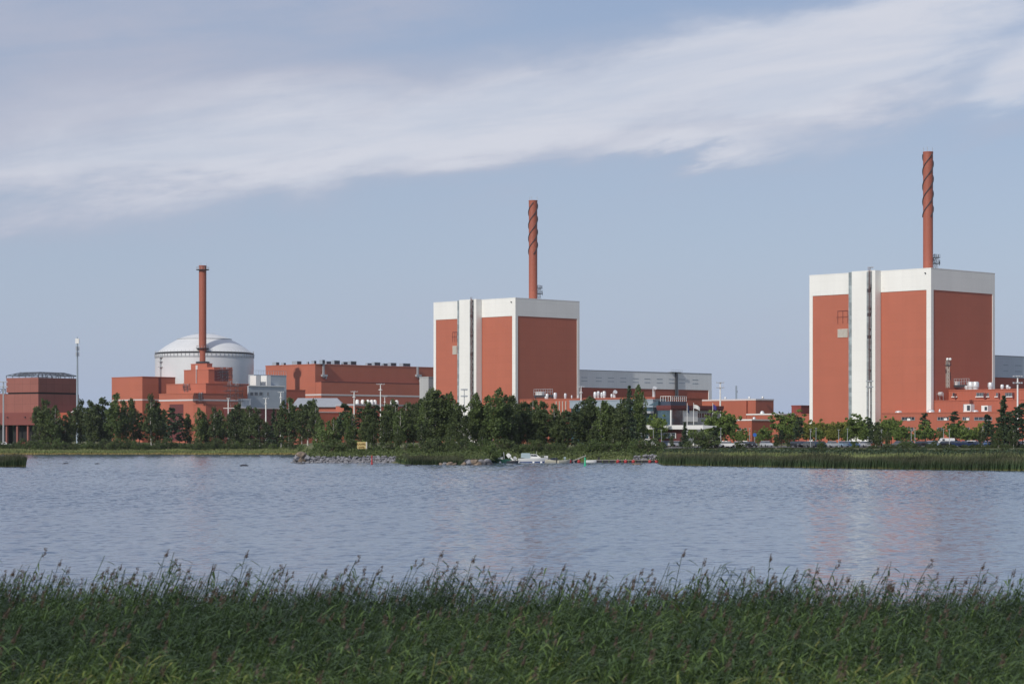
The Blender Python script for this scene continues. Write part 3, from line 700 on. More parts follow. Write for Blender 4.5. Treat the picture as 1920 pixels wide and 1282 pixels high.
GA = block(803.5, 1085, 802, 840, 706, CONC, 'lift_shaft', 'narrow grey shaft against the side of the middle reactor', V=6)
RB = block(530, 1300, 529, 572.5, 730, RED2, 'service_building', 'small dark red roof block before the long hall', V=3)
# pale sloping roof shed with orange walls
def slope_shed():
    D = 1050; fr = Fr(600, D, 'storage_shed', 'orange shed under a wide pale grey sloping roof', g=4.0)
    t = fr.root; t.rotation_euler = (0,0,0); x = lambda p: PX(p,D)-PX(600,D); z = lambda y: PZ(y,D)-4
    MB().box(x(551), x(641), 0, 14, 0, z(763)).build('wall', ORANGE, t)
    MB().poly([(x(546),-1,z(763)),(x(644),-1,z(763)),(x(648),-1,z(763)),(x(546),-1,z(762)),(x(646),-1,z(762)),
               (x(553),14,z(745)),(x(628),14,z(745)),(x(546),15,z(763)),(x(648),15,z(763))],
              [(0,1,4,3),(3,4,6,5),(4,8,6),(3,5,7),(5,6,8,7),(0,3,7),(1,8,4),(0,7,8,1)]).build('roof', ROOFG, t)
    MB().box(x(551)-.2, x(642)+.2, -.3, -.003, z(764.2), z(763)).build('gutter', DSTEEL, t)
    MB().box(x(606), x(641), -2.4, -.31, 0, z(779)).build('porch', RED2, t)
    MB().box(x(604), x(642), -2.9, -.31, z(779)+E, z(777)).build('porch_roof', WHITEP, t)
slope_shed()
def low_sheds():
    SH = block(560, 1010, 470, 700, 771, ORANGE, 'service_building', 'low orange shed showing between trees below the pale roof', V=10, parap=.4, roofm=STRIPE)
    S2 = block(664, 1020, 655, 806, 757, ORANGE, 'service_building', 'long low orange block with white roof gear before the red hall', V=12, parap=.8, roofm=ROOFG)
    for px in (670, 680, 690, 697, 703, 735, 744):
        u = S2.u(px, 2); MB().lathe([(.8,0),(.8,1.4),(.4,1.9)], 12, (u, 2, S2.H+E)).build('roof_vent', WHITEP, S2.root, True)
low_sheds()

# ------------------------------------------------------------------ domed reactor
def dome():
    D = 1300; px = 383.5; X = PX(px, D); g = 4.0; r = 92/F*D; z = lambda y: PZ(y, D)-g
    t = thing('domed_reactor', 'white domed reactor building with ringed cylindrical wall', 'reactor dome', (X, D, g))
    MB().lathe([(r,0),(r,z(665))], 96).build('drum_wall', DOMEW, t, True)
    MB().lathe([(r*.995,z(665)+E),(r*1.003,z(664)),(r*1.003,z(662.5)),(r*.98,z(662.5))], 96).build('gutter', DSTEEL, t, True)
    zt = z(625.5)-z(661.5)
    prof = [(r*f, zt*hh) for f, hh in ((.96,0),(.88,.17),(.80,.32),(.71,.46),(.62,.59),(.55,.68),(.545,.705),(.45,.80),(.35,.885),(.25,.94),(.12,.985),(.001,1.0))]
    MB().lathe([(q, z(661.5)+h) for q, h in prof], 96, cap=False).build('dome_roof', DOME, t, True)
    MB().lathe([(r*.548, z(661.5)+zt*.68),(r*.556, z(661.5)+zt*.69),(r*.556, z(661.5)+zt*.72),(r*.54, z(661.5)+zt*.72)], 96, cap=False).build('ring_beam', STEEL, t, True)
    for yy in (669.5, 671.5): MB().lathe([(r+.04,z(yy)-.1),(r*1.004+.1,z(yy)-.1),(r*1.004+.1,z(yy)+.1),(r+.04,z(yy)+.1)], 96, cap=False).build('ring_band', STEEL, t, True)
    m = MB()
    for i in range(72):
        a = 2*math.pi*i/72; c, s = math.cos(a), math.sin(a)
        m.bar((r*1.004*c, r*1.004*s, z(671)), (r*1.008*c, r*1.008*s, z(665)), .22)
        m.bar((r*1.0*c, r*1.0*s, z(662.5)), (r*1.0*c, r*1.0*s, z(662.5)+1.2), .12)
    m.build('gutter_bracket', STEEL, t)
    l = MB(); a = -math.pi/2-.92; c, s = math.cos(a), math.sin(a)
    l.bar((r*1.02*c, r*1.02*s, 20), (r*1.02*c, r*1.02*s, z(668)), .5)
    for zz in (z(672), z(680), z(690)): l.box(r*1.02*c-1.2, r*1.02*c+1.2, r*1.02*s-1.2, r*1.02*s+.8, zz, zz+.3)
    l.build('access_ladder', STEEL, t)
    m = MB()
    for i in range(28):
        a = 2*math.pi*i/28; m.bar((r*.2*math.cos(a), r*.2*math.sin(a), z(661.5)+zt*.95), (r*.2*math.cos(a), r*.2*math.sin(a), z(661.5)+zt*.95+1.0), .08)
    m.build('top_railing', STEEL, t)
DOMEW = mat('drum_concrete_white', (.66,.68,.69), .42, metal=.2, var=.04, nscale=.1, panel=(8,5,.02,.05))
dome()
st, sr, sh_ = vent_stack(380, 1275, 498, 14.0, 'plain red stack with two ring platforms before the white dome', 30.0, taper=.0, grp='tall red ventilation stacks')
for yy in (506.5, 653.5):
    z = PZ(yy, 1275)-30; m = MB().lathe([(sr*1.01,0),(sr*1.75,0),(sr*1.75,.3),(sr*1.01,.3)], 28, (0,0,z))
    pl = m.build('ring_platform', DSTEEL, st)
    q = MB()
    for i in range(16):
        a = 2*math.pi*i/16; q.bar((sr*1.7*math.cos(a), sr*1.7*math.sin(a), z+.3), (sr*1.7*math.cos(a), sr*1.7*math.sin(a), z+1.5), .1)
    q.lathe([(sr*1.68,0),(sr*1.72,.1)], 28, (0,0,z+1.45), cap=False); q.build('railing', STEEL, pl)
b0 = PZ(681, 1275)-30; MB().lathe([(sr*1.9,0),(sr*1.9,.8),(sr*1.2,1.0)], 28, (0,0,b0)).build('base_collar', DSTEEL, st)
B1 = block(267, 1262, 209.5, 350, 705.5, RED, 'annex_building', 'flat red annex at the far end of the domed plant', stripe=(748,750.5))
MB().box(-.05, .6, B1.v(300), B1.v(300)+.1, 1, 2).build('downpipe', BRICKRED, B1.root) if False else None
u = B1.u(299.5); MB().box(u-.8, u+.8, -.09, -.0851, B1.z(747), B1.H-.4).build('dark_strip', BRICKRED, B1.root)  # flat darker strip laid on the wall
B2t = block(388, 1262, 358, 398, 681, RED, 'stack_house', 'small red stack house directly under the plain stack')
B2 = block(391, 1246, 345, 436, 692, RED, 'safeguard_building', 'stepped red block below the stack house')
MB().box(B2.u(402), B2.U+.2, .3, 12, B2.H-2, B2.z(688, B2.u(402))).build('upper_wall', RED, B2.root)
MB().box(B2.u(402), B2.u(428), -.06, -.002, B2.z(714, B2.u(402)), B2.z(694, B2.u(402))).build('recess_shade', BRICKRED, B2.root)  # flat dark sheet paints the shade of a recess
MB().box(-.4, -.16, B2.v(371), B2.v(368), B2.z(691.5), B2.z(684)).build('wall_lamp', WHITEP, B2.root)
MB().bar((-.5, B2.v(369.5), B2.z(745)), (-.5, B2.v(369.5), B2.z(684)), .3).build('cable_duct', STRIPE, B2.root)
B3 = block(386, 1215, 312, 467.5, 718, RED, 'safeguard_building', 'wide middle red tier of the domed plant')
B4 = block(367, 1200, 298, 455, 736.5, RED, 'annex_building', 'lower red tier with pale band below the wide middle tier', stripe=(748,751))
B5 = block(386, 1180, 343, 420, 757, ORANGE, 'annex_building', 'lowest red tier standing just above the birches', V=10)
MB().box(-.05,-.002, B4.v(344), B4.v(318), 1, B4.z(757)).build('dark_wall_patch', BRICKRED, B4.root)  # flat dark patch on the wall face
for (a, y0, y1, D, lb, w) in ((421, 688, 714, 1212, 'upper scaffold stair tower on the stepped red block', 11), (437, 715, 762, 1190, 'tall scaffold stair tower standing before the red tiers', 15),
                         (349, 720, 735, 1195, 'small scaffold stair on the lower red tier', 6), (376, 736, 752, 1178, 'narrow scaffold ladder at the lowest red tier', 4)):
    lattice_mast(a, D, y0, y1, w, lb, plats=(.2,.4,.6,.8), group='scaffold stair towers')
    X = PX(a, D); 
def scaff_infill():
    for (a, y0, y1, D, w) in ((421,688,714,1212,11),(437,715,762,1190,15)): pass
SB = block(452, 1190, 447, 464, 747, SILVER, 'duct_box', 'silver louvred duct box beside the scaffold stairs', U=6)
for i in range(5): MB().box(SB.U*(.15+.15*i), SB.U*(.24+.15*i), -.1, -.002, SB.z(762), SB.z(750)).build('louvre', SLATE, SB.root)
G1 = block(476, 1262, 466, 537, 702, PALEBL, 'auxiliary_building', 'pale blue grey block behind the windowed building')
for a, b, y0 in ((480,488,704),(500,508,704)): 
    u0, u1 = G1.u(a,-5), G1.u(b,-5); MB().box(u0, u1, -5, -.16, 8, G1.z(y0,u0,-5)).build('stair_core', WHITEP, G1.root)
MB().box(G1.u(480,-3), G1.u(530,-3), -3, -.17, 8, G1.z(722.5,4,-3)).build('roof_terrace', WHITEP, G1.root)
rl = MB()
for i in range(14): u = G1.U*i/13; rl.bar((u, .3, G1.H), (u, .3, G1.H+2.2), .12)
rl.bar((0,.3,G1.H+2.2),(G1.U,.3,G1.H+2.2),.12); rl.build('roof_railing', STEEL, G1.root)
G2 = block(466, 1228, 464, 533, 723.5, PALEBL, 'auxiliary_building', 'pale blue grey building with three square windows')
windows(G2, 'R', [(469,475),(477,483.5),(486,492.5),(501,503.5)], 735, 741, n=1)
MB().box(-.2, G2.U+.2, -.4, -.16, G2.H-.1, G2.H+.4).build('roof_lip', WHITEP, G2.root)
RB2 = block(443, 1180, 430, 525, 764, BRICKRED, 'storage_shed', 'dark red shed at the foot of the pale blue building', V=10, parap=.4, roofm=STRIPE)

# ------------------------------------------------------------------ brown cooling hall
def cooling_hall():
    fr = Fr(72, 1000, 'cooling_hall', 'brown panelled cooling hall with open steel roof frame', ang=R(56)); t = fr.root
    U, V = fr.u(146), fr.v(12); H = fr.z(707.5); za, zb = fr.z(738), fr.z(735)
    MB().box(0, U, 0, V, zb+E, H).build('upper_wall', BROWN, t)
    MB().box(.5, U-.5, .5, V-.5, za, zb).build('gap_shade', BLACK, t)  # black core puts the shade of the open gap into colour
    MB().box(-.3, U+.3, -.3, V+.3, fr.z(773)+E, za-E).build('lower_wall', BROWN, t)
    MB().box(-.8, U+.8, -.8, V+9, fr.z(796.5), fr.z(773)).build('base_skirt', mat('base_skirt_red', (.20,.06,.05), .6, var=.05, streak=1), t)
    for i in range(4):
        MB().box(0, .8, V*i/3-.4, V*i/3+.4, 0, fr.z(796.5)-E).build('column', BROWN, t)
    for i in range(1, 4): MB().box(U*i/3-.4, U*i/3+.4, 0, .8, 0, fr.z(796.5)-E).build('column', BROWN, t)
    MB().box(3, U-1, 3, V-1, 0, fr.z(796.5)-E*2).build('interior_shade', BLACK, t)  # black block paints the shade under the open base
    m = MB(); ht = fr.z(697)-H; i1, i2 = 4.2, 3.6; n = 9
    for k in range(n+1):
        u = U*k/n; ui = i1+(U-2*i1)*k/n; w = .22
        m.bar((u,0,H+1.0),(ui,i2,H+ht),w); m.bar((u,V,H+1.0),(ui,V-i2,H+ht),w); m.bar((u,0,H),(u,0,H+1.0),w); m.bar((ui,i2,H+ht),(ui,V-i2,H+ht),w)
    for k in range(6):
        v = V*k/5; vi = i2+(V-2*i2)*k/5
        m.bar((0,v,H+1.0),(i1,vi,H+ht),w); m.bar((U,v,H+1.0),(U-i1,vi,H+ht),w); m.bar((0,v,H),(0,v,H+1.0),w); m.bar((U,v,H),(U,v,H+1.0),w)
    for (a, b, z) in ((0,0,H+1.0),(i1,i2,H+ht),(i1*.5,i2*.5,H+.5+ht*.5)):
        for p, q in (((a,b),(U-a,b)),((a,V-b),(U-a,V-b)),((a,b),(a,V-b)),((U-a,b),(U-a,V-b))): m.bar((*p,z),(*q,z),w*1.3)
    m.build('roof_frame', NAVYS, t)
    for (dv, lv_) in ((V*.35, 0), (V*.9, 0)): MB().box(-1.6, -.81, dv-.15, dv+.15, fr.z(783), fr.z(781)).build('wall_lamp', DSTEEL, t)
    W = Fr(11, 1012, 'cooling_annex', 'brown red annex beside the floodlight mast at the frame edge', ang=R(56)); tt = W.root
    v1 = W.v(-90); MB().box(0, 6, 0.1, v1, W.z(794), W.z(738)).build('wall', BROWN, tt); MB().box(1, 5, 1, v1-1, 0, W.z(794)-E).build('interior_shade', BLACK, tt)  # black block below the wall stands in for shade
    mm = MB()
    for k in range(12):
        v = .5+k*1.8; mm.bar((.3, v, W.z(738)), (.3, v, W.z(729)), .18); mm.bar((.3, v, W.z(729)), (.3, v+1.8, W.z(738)), .14)
    mm.bar((.3,.5,W.z(729)),(.3,20,W.z(729)),.25); mm.build('roof_frame', NAVYS, tt)
    MB().lathe([(1.9,0),(1.7,.5),(1.0,.95),(.05,1.15)], 20).build('skylight', WHITEP, t, True, loc=(U*.75,-4,fr.z(774)))
    MB().box(U*.45, U+4, -7, -.81, fr.z(797), fr.z(773)).build('side_wing', RED2, t)
NAVYS = mat('blue_grey_steelwork', (.10,.12,.15), .5, var=.1)
cooling_hall()
#@@PART2
# ------------------------------------------------------------------ ordinals for labels
ORD = ['first','second','third','fourth','fifth','sixth','seventh','eighth','ninth','tenth','eleventh','twelfth','thirteenth','fourteenth','fifteenth',
       'sixteenth','seventeenth','eighteenth','nineteenth','twentieth']
def ordn(i): return ORD[i] if i < 20 else 'number %d' % (i+1)

# ------------------------------------------------------------------ leaf clumps, trees
def cards(C, size, rg, flat=.0):
    """C (n,3) centres -> small four-sided leaf sprays, randomly turned"""
    n = len(C); a = rg.normal(size=(n,3)); a[:,2] *= (1-flat); a /= np.linalg.norm(a, axis=1, keepdims=True)+1e-9
    b = rg.normal(size=(n,3)); b -= (b*a).sum(1, keepdims=True)*a; b /= np.linalg.norm(b, axis=1, keepdims=True)+1e-9
    s = size*(.6+.8*rg.random((n,1)))
    V = np.stack([C-a*s*.5-b*s*.18, C-a*s*.05+b*s*-.45, C+a*s*.6, C+b*s*.45], 1).reshape(-1, 3)
    return V, np.arange(4*n).reshape(-1, 4)
def crown_points(kind, rg, h=12.0):
    P, T = [], []; rg_off = rg.random()*50
    def clump(c, r, n, fl=.8):
        d = rg.normal(size=(n,3)); d /= np.linalg.norm(d, axis=1, keepdims=True); rr = r*(rg.random((n,1))**.45)
        p = d*rr*np.array([1,1,fl])+c; P.append(p); T.append(np.clip(rg.random()*.55+rg.random(n)*.45, 0, 1))
    if kind == 'birch':
        ax = rg.normal(size=2)*.35; ld = [(0,0,1.0)]+[(rg.normal()*.07*h, rg.normal()*.07*h, rg.uniform(.72,.93)) for _ in range(rg.integers(1,4))]; lobes = [(rg.random()*6.28, rg.random()) for _ in range(7)]
        for i in range(190):
            f = rg.random()**.80; z = h*(.13+.87*f); R_ = h*.165*(math.sin(math.pi*min(1, (f*.80+.15)))**.75)
            a = rg.random()*6.28; R_ *= .55+.75*max(0, math.cos((a-lobes[int(f*6.99)][0])*.5))**.5*(.6+.6*lobes[int(f*6.99)][1])
            q = R_*rg.random()**.5; lx, ly, lh = ld[rg.integers(0, len(ld))]; z = z if z < .35*h else .35*h+(z-.35*h)*(lh-.35)/.65
            clump(np.array([ax[0]*f+lx*min(1, f*1.6)+q*math.cos(a), ax[1]*f+ly*min(1, f*1.6)+q*math.sin(a), z]), .32+.34*(1-f)*rg.random()+.1, 19, 1.5)
    elif kind == 'pine':
        for i in range(85):
            f = rg.random()**.8; z = h*(.20+.73*f); R_ = h*.21*(1-f*.72)*(.6+.7*rg.random())
            a = rg.random()*6.28; q = R_*rg.random()**.35; clump(np.array([q*math.cos(a), q*math.sin(a), z]), .62-.25*f, 42, .45)
    elif kind == 'spruce':
        for i in range(26):
            f = i/25; z = h*(.06+.93*f); R_ = h*.19*(1-f)**.85+.1
            for k in range(max(3, int(9*(1-f)+2))):
                a = rg.random()*6.28; q = R_*(.45+.6*rg.random()); clump(np.array([q*math.cos(a), q*math.sin(a), z-.12*q]), .30+.42*(1-f), 26, .45)
            clump(np.array([0,0,z]), .3+.4*(1-f), 24, .8)
    elif kind == 'broad':
        for i in range(105):
            d = rg.normal(size=3); d /= np.linalg.norm(d); q = rg.random()**.3*(.92+.75*mnoise.noise(Vector((d[0]*1.6+h, d[1]*1.6, d[2]*1.6+rg_off))))
            c = np.array([d[0]*h*.36*q, d[1]*h*.36*q, h*.60+d[2]*h*.37*q*(1 if d[2] > 0 else .95)]); clump(c, h*.062*(.6+.8*rg.random()), 40, .8)
    elif kind == 'bush':
        for i in range(46):
            d = rg.normal(size=3); d /= np.linalg.norm(d); q = rg.random()**.35; d[2] = abs(d[2])
            clump(np.array([d[0]*h*.6*q, d[1]*h*.6*q, h*.06+d[2]*h*.8*q]), h*.13*(.7+.7*rg.random()), 46, .9)
    return np.concatenate(P), np.concatenate(T)
def make_tree(name, kind, seed, leafm, barkm, size=.36, h=12.0):
    rg = np.random.default_rng(seed); pr = random.Random(seed)
    root = bpy.data.objects.new(name, None); COL.objects.link(root)
    P, T = crown_points(kind, rg, h); V, Q = cards(P, size, rg)
    np_mesh('crown' if kind != 'bush' else 'foliage', V, Q, leafm, root, {'tint': np.repeat(T, 4)})
    m = MB(); lean = pr.uniform(-.3, .3); r0 = h*.0125
    path = [(lean*math.sin(t*2.2), .15*math.sin(t*5+seed), t*h*.96) for t in (0,.12,.25,.4,.55,.7,.85,1)]
    if kind != 'bush':
        m.tube([(0,0,-.6)]+path, [r0*1.5, r0*1.25]+[r0*(1-.85*t) for t in (.12,.25,.4,.55,.7,.85,1)], 7)
        lo = {'birch':.28, 'pine':.3, 'spruce':.15, 'broad':.25}[kind]
        for i in range(14):
            t = lo+(.9-lo)*i/14; z = t*h*.96; a = pr.random()*6.28; L_ = h*.17*(1-t*.6); up = {'birch':.8,'pine':.35,'spruce':-.1,'broad':.7}[kind]
            x = lean*math.sin(t*2.2)
            m.tube([(x,0,z),(x+L_*.5*math.cos(a), L_*.5*math.sin(a), z+L_*up*.5),(x+L_*math.cos(a), L_*math.sin(a), z+L_*up*.85)], [r0*.4*(1-t*.5), r0*.28*(1-t*.5), .015], 4)
        m.build('trunk', barkm, root, True)
    else:
        for i in range(7):
            a = pr.random()*6.28; m.tube([(0,0,-.3),(h*.2*math.cos(a),h*.2*math.sin(a),h*.35),(h*.4*math.cos(a),h*.4*math.sin(a),h*.65)], [h*.02,h*.014,h*.004], 5)
        m.build('stem', barkm, root)
    root['h'] = h
    return root
PROTO = {
 'b': [make_tree('birch_tree','birch',i,LEAF_D,BIRCHB) for i in (11,12,13,14)],
 'l': [make_tree('birch_tree','birch',i,LEAF_L2,BIRCHB) for i in (21,22)],
 'p': [make_tree('pine_tree','pine',i,LEAF_P,BARK) for i in (31,32,33)],
 's': [make_tree('spruce_tree','spruce',i,LEAF_P,BARK) for i in (41,42)],
 'm': [make_tree('broadleaf_tree','broad',i,LEAF_L,BARK,.5) for i in (51,52)],
 'y': [make_tree('broadleaf_tree','broad',i,LEAF_Y,BARK,.5) for i in (61,62)],
 'k': [make_tree('shrub','bush',i,LEAF_D,BARK,.22,4.0) for i in (71,72)],
 'g': [make_tree('shrub','bush',i,LEAF_L2,BARK,.22,4.0) for i in (81,82)],
}
USED = set()
PHR = {'b':'dark green birch','l':'fresh green birch','p':'dark pine','s':'pointed spruce','m':'light green leafy tree','y':'yellowish leafy tree','k':'dark rounded shrub','g':'fresh green shrub'}
CATS = {'b':'birch','l':'birch','p':'pine','s':'spruce','m':'tree','y':'tree','k':'shrub','g':'shrub'}
SEC = [(-999,160,'before the brown cooling hall'),(160,290,'between cooling hall and dome'),(290,480,'before the domed plant'),(480,640,'before the pale shed roof'),
       (640,812,'before the long red hall'),(812,975,'below the middle reactor'),(975,1180,'behind the moored boats'),(1180,1310,'around the white roofed gatehouse'),
       (1310,1510,'before the orange recessed block'),(1510,1690,'below the tallest stair tower'),(1690,9999,'before the windowed office wing')]
ALLT = []
def T(px, y, kind, D, w=1.0): ALLT.append((px, y, kind, D, w))
# shoreline belt, left shore (behind the grass)
for px, y, k, D, w in ((-14,770,'b',905,1),(74,762,'b',900,1.1),(88,748,'b',895,1.25),(104,760,'l',893,1.1),(122,778,'b',905,1),(134,768,'b',915,1),(152,748,'b',905,1),(165,756,'p',900,1),(177,747,'b',895,1),(192,746,'b',900,1),
        (205,760,'p',905,1),(222,738,'l',888,1.15),(236,751,'l',892,1),(250,748,'b',900,.9),(262,768,'p',905,1),(283,738,'b',890,1),(297,752,'b',895,1),(310,768,'b',905,1),(322,757,'p',890,1.1),
        (337,768,'p',900,1),(354,774,'b',905,1),(371,764,'l',890,1),(386,776,'b',895,1),(402,762,'b',890,1),(414,768,'l',900,1),(428,772,'b',905,1),(441,756,'b',890,.9),(452,766,'l',895,1),(468,760,'b',885,1.2),
        (486,764,'b',880,1.1),(500,790,'b',890,1),(513,765,'s',880,.9),(528,750,'b',875,1),(541,746,'l',875,1),(549,757,'p',880,1),(566,758,'b',870,1),(578,748,'b',870,1.25),(592,752,'b',865,1),(601,780,'l',860,1)): T(px, y, k, D, w)
# belt on the spit, centre
for px, y, k, D, w in ((614,790,'g',640,1),(626,782,'l',640,1),(636,770,'b',660,1),(648,748,'p',650,1.1),(660,768,'l',640,1),(674,757,'p',645,1),(684,775,'b',630,1),(694,751,'b',640,1),(706,752,'p',645,1),
        (718,768,'b',620,1),(730,756,'b',630,1),(742,748,'b',640,1.1),(752,765,'l',615,1),(762,750,'b',635,1.1),(775,754,'b',640,1),(787,744,'b',620,1),(800,740,'l',610,1),(812,734,'b',600,1.1),(824,727,'b',600,1.1),(838,735,'b',605,1),
        (850,738,'l',600,1),(862,760,'b',590,1.1),(872,775,'b',585,1),(888,737,'l',590,1.05),(899,745,'b',595,1),(911,764,'b',590,1),(921,742,'l',590,1),(931,728,'l',585,1),(942,740,'b',590,1),(954,740,'b',600,.9),(966,744,'b',605,1),(977,752,'b',610,1),
        (988,748,'p',615,1),(1000,745,'b',625,1),(1012,753,'b',610,1.1),(1024,752,'b',620,1.1),(1038,757,'l',625,1),(1050,766,'b',600,1.2),(1064,764,'p',610,1.1),(1078,757,'b',620,1.1),(1090,748,'b',630,1),(1102,745,'b',625,1.1),
        (1115,743,'b',630,1.1),(1128,750,'l',620,1),(1140,748,'b',625,1),(1153,757,'b',620,1.1),(1166,765,'b',610,1.1),(1180,721,'s',640,.85),(1168,745,'b',650,.8),(1193,722,'l',650,.75),(1206,734,'l',655,.7),(1224,775,'m',760,.9),
        (700,792,'b',600,1),(745,800,'b',585,1),(790,790,'b',575,1),(845,795,'b',565,1.1),(905,800,'b',575,1),(960,795,'b',590,1.2),(1010,800,'b',600,1.2),(1060,800,'b',600,1.2),(1110,795,'b',605,1.2),(1150,800,'b',600,1.2),(1176,795,'b',610,.9),(655,800,'l',610,1),
        (1231,776,'m',715,.9),(1231,798,'p',640,.8),(1284,790,'s',630,1.1),(1260,815,'b',620,1)): T(px, y, k, D, w)
# around and behind the car park
for px, y, k, D, w in ((1332,778,'m',745,1),(1345,768,'m',740,1.2),(1358,768,'m',745,1.1),(1370,785,'m',740,1),(1300,795,'m',752,.8),(1325,800,'k',600,1.6),(1340,795,'p',600,1),(1318,803,'b',602,1),(1395,802,'m',720,1),(1380,806,'m',722,1),
        (1437,797,'m',690,1),(1424,806,'m',700,1),(1478,766,'m',730,1.1),(1466,780,'p',735,1),(1498,776,'p',715,1.2),(1486,785,'m',720,1),(1465,802,'p',590,1.25),(1455,812,'b',590,1.2),(1478,812,'b',588,1.2),
        (1512,790,'y',745,1),(1524,786,'y',745,1),(1540,784,'y',740,1),(1554,788,'y',742,1),(1566,790,'y',738,1),(1578,784,'y',745,1.1),(1592,782,'y',742,1),(1606,774,'m',735,1),(1618,780,'m',738,1),(1630,778,'p',720,1),(1642,790,'b',600,1.1),(1650,800,'b',590,1.2),(1632,803,'p',590,1),
        (1660,780,'m',735,1),(1672,778,'m',738,1),(1684,786,'m',735,1),(1695,795,'m',740,1),(1706,808,'m',735,1),(1664,806,'b',588,1.1),
        (1734,768,'p',735,1.3),(1736,788,'m',715,1),(1748,800,'m',720,.9),(1790,765,'p',735,1.2),(1786,790,'m',720,1),(1799,787,'m',715,1.2),(1812,800,'y',718,1),(1844,785,'y',720,1),(1828,800,'m',722,1),
        (1852,770,'p',600,.9),(1860,790,'p',590,1),(1874,780,'p',585,1),(1882,740,'s',600,1.15),(1893,765,'p',592,1.1),(1906,755,'p',590,1.1),(1917,748,'p',595,1.1),(1840,800,'b',595,1),(1535,800,'m',705,1),(1562,803,'y',702,1),(1590,801,'m',705,1),(1618,797,'m',704,1),(1652,800,'l',706,1),(1682,801,'m',704,1),(1724,800,'m',706,1),(1762,801,'l',704,1),(1815,797,'m',705,1),(1540,822,'g',592,.9),(1602,821,'g',592,.9),(1700,818,'g',592,1),(1752,822,'k',592,1),(1388,822,'k',592,1),(1930,760,'p',600,1.1),(1872,800,'b',580,1.2),(1900,800,'b',580,1.2)): T(px, y, k, D, w)
rs = random.Random(5)
for px, y in ((668,839),(676,841),(685,840),(693,838)): T(px, y, 'g', 556, .5)
# loose shrubs along the bank
for px in range(6, 560, 17): T(px+rs.uniform(-5,5), 822+rs.uniform(-7,5), rs.choice('kkg'), 872+rs.uniform(-8,10), 1)
for px in range(0, 560, 13): T(px+rs.uniform(-9,9), 828+rs.uniform(-4,5), rs.choice('kg'), 884+rs.uniform(-8,6), .8)
for px in range(600, 1240, 15): T(px+rs.uniform(-5,5), 826+rs.uniform(-12,8), rs.choice('kkg'), (575 if px < 760 or px > 930 else 535)+rs.uniform(-6,10), 1)
for px in range(1640, 1930, 14): T(px+rs.uniform(-6,6), 833+rs.uniform(-4,5), 'k', 578+rs.uniform(-5,5), .8)
for px in range(1262, 1930, 17): T(px+rs.uniform(-6,6), 841+rs.uniform(-5,4), 'k', 560-(px-1260)*.12+rs.uniform(-5,8), 1)
cnt = {}
for (px, y, k, D, w) in sorted(ALLT):
    X = PX(px, D); g = gz(X, D); h = max(1.2, PZ(y, D)-g)
    pr = rs.choice(PROTO[k]); key = id(pr)
    if pr.name not in USED and 'label' not in pr: o = pr
    else: o = copy_tree(pr)
    sc = h/pr['h']*1.015
    wsc = sc*w*rs.uniform(.85, 1.1)*(1.0 if k in 'my' else (.92 if px < 600 else 1.02))
    if k == 'k' or k == 'g': wsc = max(sc, .62)*w*rs.uniform(.9, 1.3)
    o.location = (X, D, g-.05); o.scale = (wsc, wsc, sc*.965); o.rotation_euler = (0, 0, rs.uniform(0, 6.28))
    sec = next(t[2] for t in SEC if t[0] <= px < t[1]); i = cnt.get((k, sec), 0); cnt[(k, sec)] = i+1
    tag(o, '%s %s from the left %s' % (ordn(i), PHR[k], sec), CATS[k], ('shrubs along the bank' if k in 'kg' else 'trees along the shore and car park'))

for lst in PROTO.values():
    for p in lst:
        if 'label' not in p:
            for c in list(p.children): bpy.data.objects.remove(c)
            bpy.data.objects.remove(p)

def tuft_mesh(name, n, pos, hgt, wid, m, lean=.15, tintfn=None):
    """upright blades as narrow tapering leaves; pos(n)->X,Y,Z"""
    X, Y, Z = pos; n = len(X); h = hgt*(.7+.5*rng.random(n))*np.array([1+.30*mnoise.noise((x*.11, y*.11, 3.3))+.22*mnoise.noise((x*.45, y*.45, 1.3)) for x, y in zip(X, Y)]); a = rng.random(n)*math.pi; w = wid*(.6+.8*rng.random(n))
    dx, dy = np.cos(a)*w/2, np.sin(a)*w/2; lx = rng.normal(lean, .12, n)*h; ly = rng.normal(0, .1, n)*h
    v0 = np.stack([X-dx, Y-dy, Z], 1); v1 = np.stack([X+dx, Y+dy, Z], 1)
    v2 = np.stack([X+dx*.8+lx*.4, Y+dy*.8+ly*.4, Z+h*.6], 1); v3 = np.stack([X-dx*.8+lx*.4, Y-dy*.8+ly*.4, Z+h*.6], 1)
    v4 = np.stack([X+dx*.1+lx, Y+dy*.1+ly, Z+h], 1); v5 = np.stack([X-dx*.1+lx, Y-dy*.1+ly, Z+h], 1)
    V = np.stack([v0,v1,v2,v3,v4,v5], 1).reshape(-1, 3); b = np.arange(n)[:,None]*6
    Q = np.concatenate([b+np.array([[0,1,2,3]]), b+np.array([[3,2,4,5]])], 0)
    t = rng.random(n) if tintfn is None else tintfn(X, Y)
    hh = np.tile(np.array([0,0,.6,.6,1,1]), n)
    return np_mesh(name, V, Q, m, None, {'tint': np.repeat(t, 6), 'hfrac': hh})
